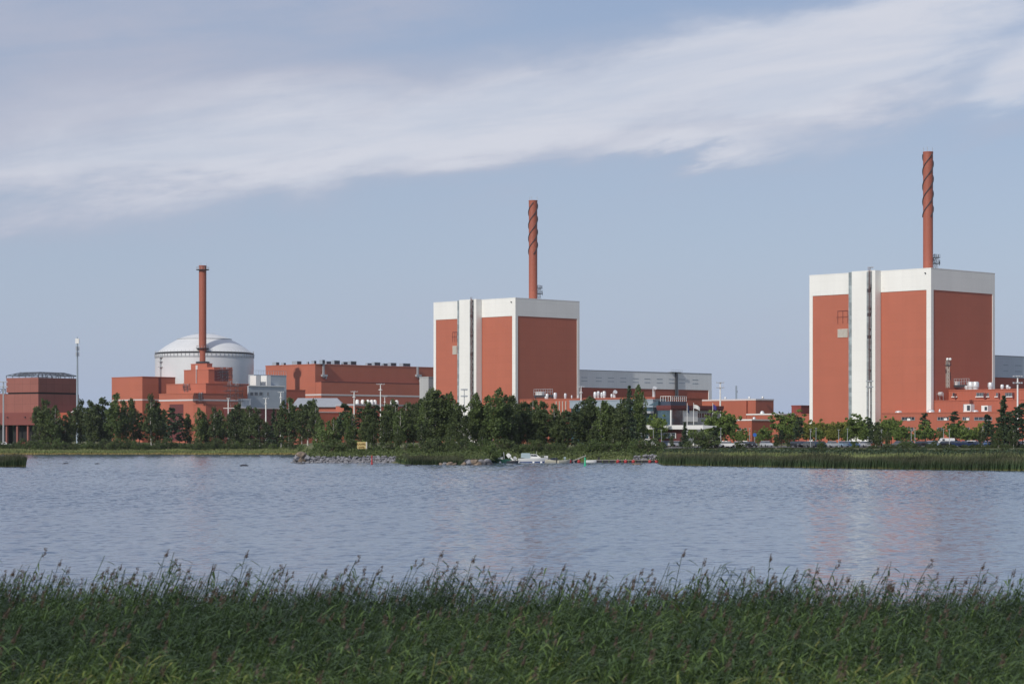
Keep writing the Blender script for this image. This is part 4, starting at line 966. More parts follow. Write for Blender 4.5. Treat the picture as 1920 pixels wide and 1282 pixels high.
def reed_mat(name, stops, var=.5, trans=.2):
    m, nt, b = newmat(name); N = nt.nodes; L = nt.links
    at = N.new('ShaderNodeAttribute'); at.attribute_name = 'hfrac'; cr = N.new('ShaderNodeValToRGB'); e = cr.color_ramp.elements
    e[0].position, e[0].color = stops[0][0], (*stops[0][1], 1); e[1].position, e[1].color = stops[-1][0], (*stops[-1][1], 1)
    for p, c in stops[1:-1]: q = e.new(p); q.color = (*c, 1)
    L.new(at.outputs['Fac'], cr.inputs[0]); t = N.new('ShaderNodeAttribute'); t.attribute_name = 'tint'
    mr = N.new('ShaderNodeMapRange'); mr.inputs[3].default_value = 1-var; mr.inputs[4].default_value = 1+var; L.new(t.outputs['Fac'], mr.inputs[0])
    hs = N.new('ShaderNodeHueSaturation'); L.new(cr.outputs[0], hs.inputs['Color']); L.new(mr.outputs[0], hs.inputs['Value']); L.new(hs.outputs[0], b.inputs['Base Color'])
    b.inputs['Roughness'].default_value = .6; b.inputs['Specular IOR Level'].default_value = .25
    tr = N.new('ShaderNodeBsdfTranslucent'); L.new(hs.outputs[0], tr.inputs[0]); mx = N.new('ShaderNodeMixShader'); mx.inputs[0].default_value = trans
    L.new(b.outputs[0], mx.inputs[1]); L.new(tr.outputs[0], mx.inputs[2]); L.new(mx.outputs[0], N['Material Output'].inputs[0])
    return m
GRASSM = reed_mat('shore_grass_blades', [(0,(.12,.16,.045)),(.5,(.12,.175,.05)),(1,(.22,.22,.10))], .5)
DRYM = reed_mat('dry_straw_blades', [(0,(.28,.21,.07)),(1,(.30,.26,.10))], .4)
REEDF = reed_mat('far_reed_blades', [(0,(.27,.21,.08)),(.10,(.15,.14,.045)),(.25,(.046,.080,.028)),(.6,(.040,.066,.026)),(.85,(.060,.072,.035)),(1,(.105,.095,.055))], .55)
def shorepos(n, p0, p1, t0, t1, power=1.0):
    px = rng.uniform(p0, p1, n); t = t0+(t1-t0)*rng.random(n)**power
    D = np.interp(px, _sp, _sd)+t; X = (px-960)/F*D
    Z = np.array([max(gz(x, d), -.1) for x, d in zip(X, D)]); return X, D, Z-.05
def noise_t(f=.15):
    def g(X, Y): return np.array([min(1, max(0, .5+.8*mnoise.noise((x*f, y*f, 1.5)))) for x, y in zip(X, Y)])*.6+rng.random(len(X))*.4
    return g
tag(tuft_mesh('shore_grass', 0, shorepos(26000, -120, 600, 1.5, 48), .75, .22, GRASSM, tintfn=noise_t(.05)), kind='stuff')
tag(tuft_mesh('dry_grass_edge', 0, shorepos(5000, -120, 575, -.5, 2.5), .55, .25, DRYM), kind='stuff')
tag(tuft_mesh('bank_grass', 0, shorepos(26000, 575, 1980, 2, 60, 1.2), .8, .16, GRASSM, tintfn=noise_t(.08)), kind='stuff')
tag(tuft_mesh('far_reed_bed', 0, shorepos(30000, 1236, 2010, -6, 5, .8), 1.95, .10, REEDF, .10, noise_t(.12)), kind='stuff')
tag(tuft_mesh('spit_reed_bed', 0, shorepos(6000, 742, 868, -2.5, 9), 1.35, .10, REEDF, .12, noise_t(.2)), kind='stuff')
tag(tuft_mesh('spit_reed_bed', 0, shorepos(900, 868, 900, -1, 4), 1.0, .10, REEDF, .12, noise_t(.2)), kind='stuff')
def island_pos(n, pa, pb, D0, D1):
    px = pa+(pb-pa)*rng.random(n)**.8; f = np.clip((pb-px)/12, .1, 1); D = D0+(D1-D0)*rng.random(n)*f; return (px-960)/F*D, D, np.full(n, -.15)
tag(tuft_mesh('reed_island', 0, island_pos(4200, -60, 48, 452, 468), 2.1, .09, REEDF, .10, noise_t(.2)), kind='stuff')
# low thicket between the trees
def thicket(name, p0, p1, t0, t1, n, h, m, size=.3):
    X, Y, Z = shorepos(n, p0, p1, t0, t1); P, T_ = [], []
    for x, y, z in zip(X, Y, Z):
        k = 46; hh = h*rng.uniform(.5, 1.25); d = rng.normal(size=(k,3)); d /= np.linalg.norm(d, axis=1, keepdims=True); d[:,2] = np.abs(d[:,2])
        P.append(d*np.array([hh*.8, hh*.8, hh])*(rng.random((k,1))**.4)+np.array([x,y,z])); T_.append(np.clip(rng.random()*.6+rng.random(k)*.4, 0, 1))
    P = np.concatenate(P); T_ = np.concatenate(T_); V, Q = cards(P, size, rng)
    tag(np_mesh(name, V, Q, m, None, {'tint': np.repeat(T_, 4)}), kind='stuff')
thicket('undergrowth', -100, 575, 40, 72, 700, 1.7, LEAF_U, .45)
thicket('undergrowth', 578, 1240, 6, 60, 1300, 1.5, LEAF_U, .34)
thicket('undergrowth', 1240, 1960, 50, 90, 900, .9, LEAF_P, .3)
def distant_forest():
    P = []; n = 5200
    for i in range(n):
        px = rng.uniform(-500, 2400); D = rng.uniform(1700, 1900); X = PX(px, D); h = 14+4*mnoise.noise((X*.02, D*.01, 0))
        k = 16; P.append(rng.normal(size=(k,3))*np.array([2.2,2.2,3.5])+np.array([X, D, 4+h*rng.random()]))
    P = np.concatenate(P); V, Q = cards(P, 2.4, rng)
    tag(np_mesh('distant_forest', V, Q, LEAF_P, None, {'tint': rng.random(len(V))}), kind='stuff')
distant_forest()

# ------------------------------------------------------------------ foreground reeds
def reeds():
    rg = np.random.default_rng(19)
    LV, LQ, LH, LT = [], [], [], []
    def template(seed, plume):
        r = np.random.default_rng(seed); V, Q, H = [], [], []
        lean = r.uniform(.12, .34)
        def ax(f): return np.array([lean*f*f, .03*math.sin(f*4+seed), f])
        for i in range(4):                                            # three-sided stem
            f = i/3; c = ax(f); w = .006*(1-.6*f)
            for k in range(3): a = k*2.094; V.append(c+np.array([math.cos(a)*w, math.sin(a)*w, 0])); H.append(.25)
        for i in range(3):
            for k in range(3): Q.append((i*3+k, i*3+(k+1) % 3, (i+1)*3+(k+1) % 3, (i+1)*3+k))
        nl = 13
        for j in range(nl):                                           # leaves streaming downwind
            f = .30+.66*j/(nl-1)+r.uniform(-.02,.02); c = ax(f); L_ = r.uniform(.15,.27)*(1.12-.18*f); el = r.uniform(.05, .85); az = r.normal(0, .75)+(3.14 if r.random() < .16 else 0)
            d = np.array([math.cos(az)*math.cos(el), math.sin(az)*math.cos(el), math.sin(el)]); sd = np.cross(d, [0,0,1]); sd /= np.linalg.norm(sd)+1e-9
            w = r.uniform(.0045,.0078); b = len(V); dr = r.uniform(.25, .9)
            for q, ww in ((0,.6),(.45,1),(.8,.7),(1,.08)):
                p = c+d*L_*q-np.array([0,0,1])*L_*dr*q*q
                V += [p-sd*w*ww, p+sd*w*ww]; H += [.35+.3*r.random()]*2
            for q in range(3): Q.append((b+2*q, b+2*q+1, b+2*q+3, b+2*q+2))
        if plume:
            c = ax(1.0)
            for j in range(30):
                f = r.random(); p = c+np.array([.028*f+r.normal(0,.006), r.normal(0,.005), -.03+.065*f]); b = len(V)
                d = np.array([r.normal(.45,.3), r.normal(0,.3), r.normal(.75,.3)]); d /= np.linalg.norm(d); sd = np.cross(d, r.normal(size=3)); sd /= np.linalg.norm(sd)
                s_ = r.uniform(.013,.026)*(1.1-.6*f); w = .0030
                V += [p-sd*w*.5, p+sd*w*.5, p+d*s_+sd*w, p+d*s_-sd*w]; H += [1.0]*4; Q.append((b,b+1,b+2,b+3))
        return np.array(V), np.array(Q), np.array(H)
    tp = [template(100+i, i in (10, 11)) for i in range(12)]
    N = 25000
    Y = rg.uniform(26.5, 54.5, N*2); X = rg.uniform(-.33, .33, N*2)*Y; back = 53.2-X*.14+1.2*np.array([mnoise.noise((x*.35, 2.2, 0)) for x in X])
    keep = (Y < back)&(rg.random(N*2) < Y/54); X, Y = X[keep][:N], Y[keep][:N]
    n = len(X)
    hn = np.array([mnoise.noise((x*.28, y*.28, 4.)) for x, y in zip(X, Y)]); cn = np.array([mnoise.noise((x*.16, y*.2, 9.)) for x, y in zip(X, Y)])
    hn2 = np.array([mnoise.noise((x*.8, y*.8, 7.)) for x, y in zip(X, Y)])
    Hh = 2.02+.20*hn+.20*hn2+rg.normal(0, .13, n)+(rg.random(n) < .04)*rg.uniform(.1,.4,n)
    G = np.array([gz(0, y) for y in Y])-.05; Hh = Hh-np.clip(G+.3, 0, .5)
    az = rg.normal(0, .5, n); ti = np.where(rg.random(n) < .032+.06*(Y > 49), rg.integers(10, 12, n), rg.integers(0, 10, n))
    Hh += (ti > 9)*rg.uniform(.0, .42, n)+(rg.random(n) < .15)*(Y > 48.5)*rg.uniform(.08, .55, n)
    base = 0
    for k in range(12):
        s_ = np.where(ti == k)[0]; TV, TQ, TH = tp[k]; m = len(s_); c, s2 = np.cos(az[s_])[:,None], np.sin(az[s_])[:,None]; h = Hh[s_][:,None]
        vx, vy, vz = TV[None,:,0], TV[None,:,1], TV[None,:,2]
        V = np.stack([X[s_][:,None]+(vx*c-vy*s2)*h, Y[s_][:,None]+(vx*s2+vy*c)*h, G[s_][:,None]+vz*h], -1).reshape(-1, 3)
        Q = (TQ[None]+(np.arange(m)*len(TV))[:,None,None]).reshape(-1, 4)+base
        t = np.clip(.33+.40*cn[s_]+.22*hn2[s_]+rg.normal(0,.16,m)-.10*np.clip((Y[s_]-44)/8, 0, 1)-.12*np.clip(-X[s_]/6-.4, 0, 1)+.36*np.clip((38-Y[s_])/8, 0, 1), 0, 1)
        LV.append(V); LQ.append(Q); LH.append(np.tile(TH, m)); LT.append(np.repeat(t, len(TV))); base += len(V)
    m, nt, b = newmat('reed_leaves'); Nn = nt.nodes; L = nt.links
    at = Nn.new('ShaderNodeAttribute'); at.attribute_name = 'tint'; hf = Nn.new('ShaderNodeAttribute'); hf.attribute_name = 'hfrac'
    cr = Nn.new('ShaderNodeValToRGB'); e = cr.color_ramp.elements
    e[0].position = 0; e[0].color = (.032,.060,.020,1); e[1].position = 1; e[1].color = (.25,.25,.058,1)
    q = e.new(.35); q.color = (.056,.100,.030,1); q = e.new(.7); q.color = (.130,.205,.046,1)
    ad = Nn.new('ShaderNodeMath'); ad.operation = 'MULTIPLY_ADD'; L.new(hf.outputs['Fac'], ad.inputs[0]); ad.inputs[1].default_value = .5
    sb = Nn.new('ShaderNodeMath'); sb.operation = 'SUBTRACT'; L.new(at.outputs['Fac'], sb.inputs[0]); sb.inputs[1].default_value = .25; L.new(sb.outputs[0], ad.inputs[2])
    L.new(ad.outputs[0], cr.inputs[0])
    gt = Nn.new('ShaderNodeMath'); gt.operation = 'GREATER_THAN'; L.new(hf.outputs['Fac'], gt.inputs[0]); gt.inputs[1].default_value = .9
    mx = Nn.new('ShaderNodeMix'); mx.data_type = 'RGBA'; mx.inputs[7].default_value = (.115,.082,.062,1); L.new(cr.outputs[0], mx.inputs[6]); L.new(gt.outputs[0], mx.inputs[0])
    L.new(mx.outputs[2], b.inputs['Base Color']); b.inputs['Roughness'].default_value = .5; b.inputs['Specular IOR Level'].default_value = .3
    tr = Nn.new('ShaderNodeBsdfTranslucent'); L.new(mx.outputs[2], tr.inputs[0]); ms = Nn.new('ShaderNodeMixShader'); ms.inputs[0].default_value = .25
    L.new(b.outputs[0], ms.inputs[1]); L.new(tr.outputs[0], ms.inputs[2]); L.new(ms.outputs[0], Nn['Material Output'].inputs[0])
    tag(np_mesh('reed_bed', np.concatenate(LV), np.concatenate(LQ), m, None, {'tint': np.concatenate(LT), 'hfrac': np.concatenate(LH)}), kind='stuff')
reeds()

# ------------------------------------------------------------------ rocks
def rock_mesh(seed, sub=2):
    import bmesh
    bm = bmesh.new(); bmesh.ops.create_icosphere(bm, subdivisions=sub, radius=1); o = Vector((seed*3.1, seed*1.7, 0))
    for v in bm.verts:
        d = mnoise.noise(v.co*.9+o)*.55+mnoise.noise(v.co*2.2+o)*.22; v.co *= 1+d
        for k in range(3): v.co[k] = round(v.co[k]*3.2)/3.2*.35+v.co[k]*.65
        v.co.z *= .72
    me = bpy.data.meshes.new('rock'); bm.to_mesh(me); bm.free(); return me
RM = {}
for mk, mm in (('g', ROCK), ('b', ROCKB), ('d', ROCKD)):
    RM[mk] = []
    for i in range(4): me = rock_mesh(i+{'g':0,'b':10,'d':20}[mk]); me.materials.append(mm); RM[mk].append(me)
def rock(px, D, z, r, mk, label, group=None, sx=1.0, sz=1.0, cat='rock'):
    o = bpy.data.objects.new('rock', rs.choice(RM[mk])); COL.objects.link(o); o.location = (PX(px, D), D, z)
    o.rotation_euler = (rs.uniform(-.4,.4), rs.uniform(-.4,.4), rs.uniform(0,6.28)) if sz == 1.0 else (0,0,rs.uniform(-.3,.3)); q = rs.uniform(.8,1.2); o.scale = (r*sx*q, r/q, r*sz)
    return tag(o, label, cat, group)
bw = MB()
for i in range(20):
    x0, x1 = PX(552+i*9.8, 534), PX(552+(i+1)*9.8, 534); bw.poly([(x0,531,-.5),(x1,531,-.5),(x1,534.5,1.3),(x0,534.5,1.3),(x0,539,1.2),(x1,539,1.2),(x0,541,-.5),(x1,541,-.5)], [(0,1,2,3),(3,2,5,4),(4,5,7,6)])
tag(bw.build('breakwater_bank', ROCKD), kind='structure')
for row, (dz, dd) in enumerate(((0.0,-.2),(.42,.7),(.85,1.7),(1.3,2.7))):
    for i in range(40):
        px = 549+i*4.9+rs.uniform(-1.5,1.5)+(row % 2)*2.4
        if row == 3 and rs.random() < .25: continue
        if px < 556 and row > 1: continue
        rock(px, 531+dd+rs.uniform(-.2,.2), dz+rs.uniform(-.1,.1), rs.uniform(.28,.46)*(1.15 if row < 3 else .9), 'g', 'angular grey rock piled in the breakwater facing the lake', 'grey rocks of the breakwater')
for i, (px, z, r) in enumerate(((560,1.2,1.0),(567,1.6,1.1),(573,1.2,.8),(564,.6,1.0))): rock(px, 531.5, z, r, 'b' if i % 2 else 'g', '%s large boulder at the tip of the breakwater' % ordn(i), 'boulders at the breakwater tip')
for i, (px, D, z, r, mk) in enumerate(((827,489,.05,.5,'b'),(834,488.5,.1,.6,'g'),(843,488,.1,.75,'b'),(851,488,.0,.55,'b'),(878,488,.35,1.0,'d'),(881,487,.5,.8,'g'),(889,487,.4,.95,'b'),(897,486.5,-.05,.9,'b'),(902,488,.5,.8,'g'),(907,486.5,.0,.9,'d'),(914,487,.65,.85,'g'),(917,486.5,.1,.8,'d'),(870,488,.05,.6,'b'))):
    rock(px, D, z, r, mk, '%s boulder from the left along the spit beside the boats' % ordn(i), 'boulders along the spit')
for i in range(30): rock(rs.uniform(1188,1236), rs.uniform(537,543), rs.uniform(.5,1.6), rs.uniform(.3,.55), 'g', 'pale grey rock heaped behind the floating dock', 'pale rocks behind the dock')
for px, y, r, lb in ((457,873.5,.85,'largest dark rock breaking the water off the grassy shore'),(123,869.5,.75,'low dark rock in the water near the reed island'),(182,869.5,.5,'small dark rock in open water before the birches'),
                     (484,855,.6,'tiny dark rock close to the grassy shore'),(765,873,.9,'dark grey rock in the water before the spit reeds'),(1195,871,1.1,'brown flat rock before the floating dock'),(1420,869,.5,'small pale rock among the far reeds')):
    D = CH/(y-HY)*F; rock(px, D, .0, r, 'b' if px in (1195,) else ('g' if px == 1420 else 'd'), lb, None, 1.1, .5)

# ------------------------------------------------------------------ boats and dock
def hull(L_, B, H, m, parent, name='hull', z0=0., rake=.25, fill=True):
    st = 14; pts = []; b = MB()
    for i in range(st+1):
        t = i/st; x = L_*(t-.5); bw_ = B/2*(1-max(0, (t-.45)/.55)**2.2)*(.86+.14*min(1,t*4)); kz = -.25+(H*.75)*max(0,(t-.6)/.4)**2; sz = H*(1+rake*t*t)
        for (f, zz) in ((-1,sz),(-.93,kz+(sz-kz)*.45),(-.55,kz+.06),(0,kz),(.55,kz+.06),(.93,kz+(sz-kz)*.45),(1,sz)): pts.append((x, bw_*f, z0+zz))
    fs = [(i*7+j, (i+1)*7+j, (i+1)*7+j+1, i*7+j+1) for i in range(st) for j in range(6)]+[tuple(range(7))]
    if fill: fs += [(i*7, i*7+6, (i+1)*7+6, (i+1)*7) for i in range(st)]
    return b.poly(pts, fs).build(name, m, parent, True)
def outboard(parent, x, z, m, s=1.0, tilt=0.):
    o = MB().box(-.28*s,.28*s,-.2*s,.2*s,.25*s,.75*s).box(-.2*s,.2*s,-.15*s,.15*s,.75*s,.88*s).box(-.1*s,.12*s,-.07*s,.07*s,-.75*s,.25*s).box(-.28*s,.2*s,-.03*s,.03*s,-.85*s,-.6*s).build('outboard_motor', m, parent, loc=(x,0,z))
    o.rotation_euler = (0, tilt, 0); return o
def boat(px, y, name, label, rz=0.):
    D = CH/(y-HY)*F; return thing(name, label, 'boat', (PX(px, D), D, 0), rz, 'boats moored by the floating dock')
t = boat(999, 867.3, 'cabin_boat', 'white cabin cruiser with grey canvas canopy and blue bottom', .05)
hull(6.6, 2.3, .95, GEL, t); hull(6.3, 2.1, .35, BOATBL, t, 'bottom_paint', -.12)
MB().poly([(-.6,-.85,1.0),(1.9,-.7,1.05),(1.9,.7,1.05),(-.6,.85,1.0),(-.5,-.78,1.95),(.75,-.65,1.9),(.75,.65,1.9),(-.5,.78,1.95)], [(0,3,2,1),(4,5,6,7),(0,1,5,4),(1,2,6,5),(2,3,7,6),(3,0,4,7)]).build('cabin', GEL, t)
for a, b in ((-.45,.05),(.15,.75)): MB().poly([(a,-.83,1.45),(b+.22,-.80,1.45),(b,-.76,1.8),(a,-.81,1.8)], [(0,1,2,3)]).build('cabin_window', WIN, t)
MB().poly([(.86,-.62,1.8),(1.55,-.66,1.25),(1.55,.66,1.25),(.86,.62,1.8)], [(0,1,2,3)]).build('windscreen', WIN, t, loc=(.02,0,.02))
MB().box(-2.6,-.61,-.85,.85,1.0,2.05).box(-2.45,-.7,-.7,.7,2.05,2.14).build('canopy', CANV, t)
MB().bar((-3.2,-.95,1.05),(3.0,-.3,1.35),.07).bar((-3.2,.95,1.05),(3.0,.3,1.35),.07).build('rubbing_strake', DSTEEL, t)
rl = MB()
for x in (1.6,2.2,2.8): rl.bar((x,-.6+(x-1.6)*.25,1.15),(x,-.6+(x-1.6)*.25,1.55),.04)
rl.bar((1.6,-.6,1.55),(2.9,-.28,1.58),.04); rl.build('bow_rail', STEEL, t); MB().bar((.9,.3,1.9),(.75,.3,2.6),.04).build('aerial', WHITEP, t)
outboard(t, -3.6, .6, GEL, 1.0, -.6)
t = boat(938, 867.5, 'open_boat', 'dark green open motorboat with raised windshield frame', 3.1)
hull(6.0, 2.0, .8, BOATGR, t, fill=True); MB().box(-.6,.5,-.4,.4,.8,1.35).build('console', GEL, t)
wf = MB()
for yy in (-.55,.55): wf.bar((-.9,yy,.85),(-.75,yy,2.35),.09).bar((.35,yy,.85),(.1,yy,1.5),.07)
wf.bar((-.75,-.55,2.35),(-.75,.55,2.35),.08); wf.build('windshield_frame', STEEL, t); MB().poly([(.32,-.5,1.3),(.32,.5,1.3),(.05,.5,2.0),(.05,-.5,2.0)], [(0,1,2,3)]).build('windscreen', BLGLASS, t)
outboard(t, -3.2, .55, mat('silver_motor', (.45,.46,.48), .4, var=.05), 1.0, 0)
t = boat(961, 868.2, 'open_boat', 'small skiff with a large tilted white outboard motor', 0.); hull(2.6, 1.5, .5, DSTEEL, t); outboard(t, -.3, 1.1, GEL, 1.45, -.75); MB().box(-.6,.4,-.5,.5,.5,.62).build('thwart', WOOD, t)
t = boat(1037, 867.9, 'rowing_boat', 'beige rowing boat with raised bow beside the cabin cruiser', .1); h_ = hull(3.6, 1.4, .62, CREAM, t); t.rotation_euler = (0,.16,.1); MB().box(-1,-.7,-.55,.55,.64,.74).build('thwart', WOOD, t)
t = boat(1057, 867.9, 'rowing_boat', 'pale rowing boat moored next to the first red buoy', .5); hull(3.2, 1.4, .6, CREAM, t); outboard(t, -1.8, .5, DSTEEL, .8, 0)
t = boat(1110, 867, 'rowing_boat', 'white dinghy with dark outboard near the green beacon pole', -.15); hull(2.6, 1.3, .55, GEL, t); outboard(t, 1.5, .45, BLACK, .9, 0)
t = boat(1164, 864.8, 'rowing_boat', 'dark covered boat lying beyond the floating dock', 1.2); t.location.z = .3; hull(2.8, 1.5, .8, DSTEEL, t); MB().lathe([(.9,0),(.7,.25),(.2,.4)], 12, (0,0,.85)).build('tarpaulin', NAVY, t)
t = boat(1023, 866.8, 'open_boat', 'dark hulled motorboat tucked behind the cabin cruiser bow', .12); hull(4.6, 1.8, .85, NAVY, t); MB().box(-.3,.5,-.35,.35,.85,1.5).build('console', GEL, t); outboard(t, -2.5, .7, BLACK, 1.0, 0)
t = boat(1071, 866.9, 'rowing_boat', 'small black skiff under the foot of the gangway', .3); hull(2.8, 1.3, .6, DSTEEL, t); outboard(t, -1.5, .6, CANV, .8, 0)
t = boat(925, 867.0, 'rowing_boat', 'grey rowing boat against the spit boulders', .15); hull(3.6, 1.4, .6, STEEL, t); outboard(t, -2.0, .6, DSTEEL, .8, 0)
Dd = CH/(867.5-HY)*F
t = thing('floating_dock', 'long dark floating dock lined with red buoys', 'dock', (PX(1118,Dd), Dd+1.5, 0)); w = PX(1242,Dd)-PX(1118,Dd); nseg = 5
for i in range(nseg): MB().box(w*i/nseg+.05, w*(i+1)/nseg-.05, 0, 2.2, .56, .68).build('deck_section', WOOD, t)
for i in range(nseg*2): MB().box(w*(i+.12)/(nseg*2), w*(i+.88)/(nseg*2), .1, 2.1, -.3, .55).build('float', DOCKM, t)
t = thing('floating_dock', 'low grey dock behind the moored boats', 'dock', (PX(912,Dd), Dd+3.5, 0)); w = PX(1070,Dd)-PX(912,Dd)
for i in range(5): MB().box(w*i/5+.05, w*(i+1)/5-.05, 0, 2, .35, .55).build('deck_section', WOOD, t)
for i in range(10): MB().box(w*(i+.1)/10, w*(i+.9)/10, .1, 1.9, -.3, .34).build('float', DOCKM, t)
t = thing('gangway', 'grey sloping gangway between boats and green beacon pole', 'gangway', (PX(1074,530), 531, 0)); w = PX(1099,530)-PX(1074,530)
MB().poly([(0,0,.55),(w,0,1.75),(w,1.4,1.75),(0,1.4,.55),(0,0,.35),(w,0,1.55),(w,1.4,1.55),(0,1.4,.35)], [(0,1,2,3),(4,7,6,5),(0,4,5,1),(3,2,6,7),(1,5,6,2),(0,3,7,4)]).build('deck', WOOD, t)
for xx in (.3, w-.3): MB().box(xx-.1,xx+.1,.2,1.2,-.4,.34+1.15*xx/w).build('leg', STEEL, t)
for i, px in enumerate((1068.5,1085.5,1158.5,1173,1187.5,1218.5,1231)):
    D = Dd+.6; t = thing('mooring_buoy', '%s red buoy from the left along the dock' % ordn(i), 'buoy', (PX(px,D), D, .28), 0, 'red mooring buoys')
    MB().lathe([(.02,-.38),(.26,-.32),(.38,-.1),(.38,.12),(.26,.32),(.07,.4)], 16).build('float', REDB, t, True); MB().lathe([(.05,.44),(.12,.5),(.05,.62)], 8).build('ring', STEEL, t)
for i, px in enumerate((937.5,1000.5,1015,1043,972)):
    D = Dd-2; t = thing('fender_buoy', '%s small white float from the left before the boats' % ordn(i), 'buoy', (PX(px,D), D, .1), 0, 'small white floats')
    MB().lathe([(.02,-.28),(.2,-.2),(.28,0),(.2,.2),(.04,.28)], 12).build('float', WHITEP, t, True); MB().lathe([(.03,.28),(.06,.36)], 6).build('ring', DSTEEL, t)
for px, y0, y1, m, lb in ((697.3,853,873,REDB,'slim red channel marker pole before the breakwater'),(1097,857,876,GREENB,'slim green channel marker pole before the dock')):
    D = CH/(y1-3-HY)*F; t = thing('channel_marker', lb, 'marker pole', (PX(px,D), D, 0)); h = PZ(y0,D)
    MB().lathe([(.16,-1),(.16,h*.55),(.11,h*.6),(.11,h)], 10).build('pole', m, t, True); MB().lathe([(.17,h*.72),(.17,h*.86)], 10).build('band', m, t); MB().lathe([(.26,-.2),(.26,.15),(.16,.3)], 10).build('float_collar', m, t)
MB_ = thing('mooring_post', 'white mooring post beside the green open boat', 'post', (PX(934.5,Dd), Dd-.5, 0)); MB().lathe([(.16,-.8),(.16,1.05),(.05,1.15)], 10).build('post', WHITEP, MB_); MB().lathe([(.22,.8),(.22,.9)], 10).build('collar', STEEL, MB_)
# yellow notice board
D = 560; t = thing('notice_board', 'wide yellow cable notice board in the bushes above the breakwater', 'sign', (PX(679,D), D, gz(PX(679,D),D)))
z0, z1 = PZ(841,D)-t.location.z, PZ(828,D)-t.location.z; w = 18.5/F*D
bd = MB().box(-w/2,w/2,0,.06,z0,z1).build('board', YELLOW, t)
for x in (-w*.38, w*.38): MB().box(x-.06,x+.06,.061,.16,-.4,z1-.1).build('post', WOOD, t)
MB().box(w/2-.28,w/2+.02,-.05,-.002,z0,z1).build('frame_edge', CREAMW, t)
for s_, zz, sz in (('KAAPELI', .52, .62), ('KABEL', .10, .5)):
    c = bpy.data.curves.new('lettering', 'FONT'); c.body = s_; c.size = sz; c.align_x = 'CENTER'; c.extrude = .01; c.offset = .02
    o = bpy.data.objects.new('lettering', c); COL.objects.link(o); o.parent = bd; o.location = (-.1, -.014, z0+(z1-z0)*zz); o.rotation_euler = (R(90),0,0); c.materials.append(INK)
    lm = bpy.data.meshes.new_from_object(o); lm.name = 'lettering'; tr_ = (o.location.copy(), o.rotation_euler.copy()); bpy.data.objects.remove(o); bpy.data.curves.remove(c)
    o = bpy.data.objects.new('lettering', lm); COL.objects.link(o); o.parent = bd; o.location, o.rotation_euler = tr_

# ------------------------------------------------------------------ cars
CARS = {}
def car_proto(kind, cname, paint):
    root = bpy.data.objects.new('parked_car' if kind != 'van' else 'parked_van', None); COL.objects.link(root)
    if kind == 'van':
        prof = [(-2.5,.35),(-2.5,2.0),(-2.35,2.15),(1.0,2.15),(1.65,1.35),(2.35,1.05),(2.45,.4)]; cab = None; W = .95
    elif kind == 'wagon':
        prof = [(-2.3,.32),(-2.32,.95),(1.0,.98),(2.1,.82),(2.28,.55),(2.25,.3)]; cab = (-2.25,1.05,-2.0,.35,.98,1.5); W = .9
    else:
        prof = [(-2.05,.32),(-2.1,.92),(.95,.96),(1.9,.80),(2.05,.55),(2.0,.3)]; cab = (-2.0,1.0,-1.45,.3,.96,1.48); W = .88
    n = len(prof); b = MB(); lo = [(x,-W,z) for x,z in prof]; hi = [(x,W,z) for x,z in prof]
    b.poly(lo+hi, [tuple(range(n)), tuple(reversed(range(n,2*n)))]+[(i,n+i,n+(i+1)%n,(i+1)%n) for i in range(n)])
    def frus(x0,x1,t0,t1,z0,z1,w0,w1): return [(x0,-w0,z0),(x1,-w0,z0),(x1,w0,z0),(x0,w0,z0),(t0,-w1,z1),(t1,-w1,z1),(t1,w1,z1),(t0,w1,z1)]
    FF = [(0,3,2,1),(4,5,6,7),(0,1,5,4),(1,2,6,5),(2,3,7,6),(3,0,4,7)]
    if cab:
        x0,x1,t0,t1,z0,z1 = cab; b.poly(frus(x0,x1,t0,t1,z0,z1,W-.04,W-.24), FF)
        k = .10; lerp = lambda a,c,f: a+(c-a)*f
        g = MB().poly(frus(lerp(x0,t0,k)-.012,lerp(x1,t1,k)+.012,lerp(x0,t0,.82)-.012,lerp(x1,t1,.82)+.012,lerp(z0,z1,k),lerp(z0,z1,.82),lerp(W-.04,W-.24,k)+.012,lerp(W-.04,W-.24,.82)+.012), FF)
    else:
        g = MB().poly([(1.02,-.8,2.05),(1.68,-.88,1.36),(1.68,.88,1.36),(1.02,.8,2.05)], [(0,1,2,3)]); g.box(.3,1.0,-W-.01,W+.01,1.4,1.95)
    b.build('body', paint, root); g.build('windows', WIN, root)
    for x in (-1.3, 1.3):
        for y in (-W+.08, W-.08):
            w = MB().lathe([(.02,-.1),(.32,-.1),(.32,.1),(.02,.1)], 14).build('wheel', BLACK, root, loc=(x,y,.32)); w.rotation_euler = (R(90),0,0)
    for y in (-W*.7, W*.7): MB().box(prof[-2][0]-.06, prof[-2][0]+.02, y-.15, y+.15, .6, .74).build('headlight', SILVER, root)
    return root
PAINTS = {'white':(.75,.75,.74),'silver':(.45,.47,.49),'dark blue':(.02,.04,.11),'black':(.015,.015,.018),'grey':(.14,.15,.16),'red':(.32,.03,.03),'blue':(.05,.13,.34),'pale blue':(.25,.34,.44)}
PM = {k: mat(k.replace(' ','_')+'_car_paint', v, .22, metal=.0, var=.02, spec=.8) for k, v in PAINTS.items()}
def place_car(px, D, kind, colr, rz, label, group='cars parked in the car park', z=None):
    if (kind, colr) not in CARS: CARS[(kind, colr)] = car_proto(kind, colr, PM[colr]); o = CARS[(kind, colr)]
    else: o = copy_tree(CARS[(kind, colr)])
    X = PX(px, D); o.location = (X, D, (gz(X, D)+.19) if z is None else z); o.rotation_euler = (0,0,rz)
    return tag(o, label, 'van' if kind == 'van' else 'car', group)
pr = random.Random(12); cc = {}
ROWS = ((604, 'front row', 1343, 1932), (622, 'second row', 1330, 1932), (650, 'back row', 1350, 1932))
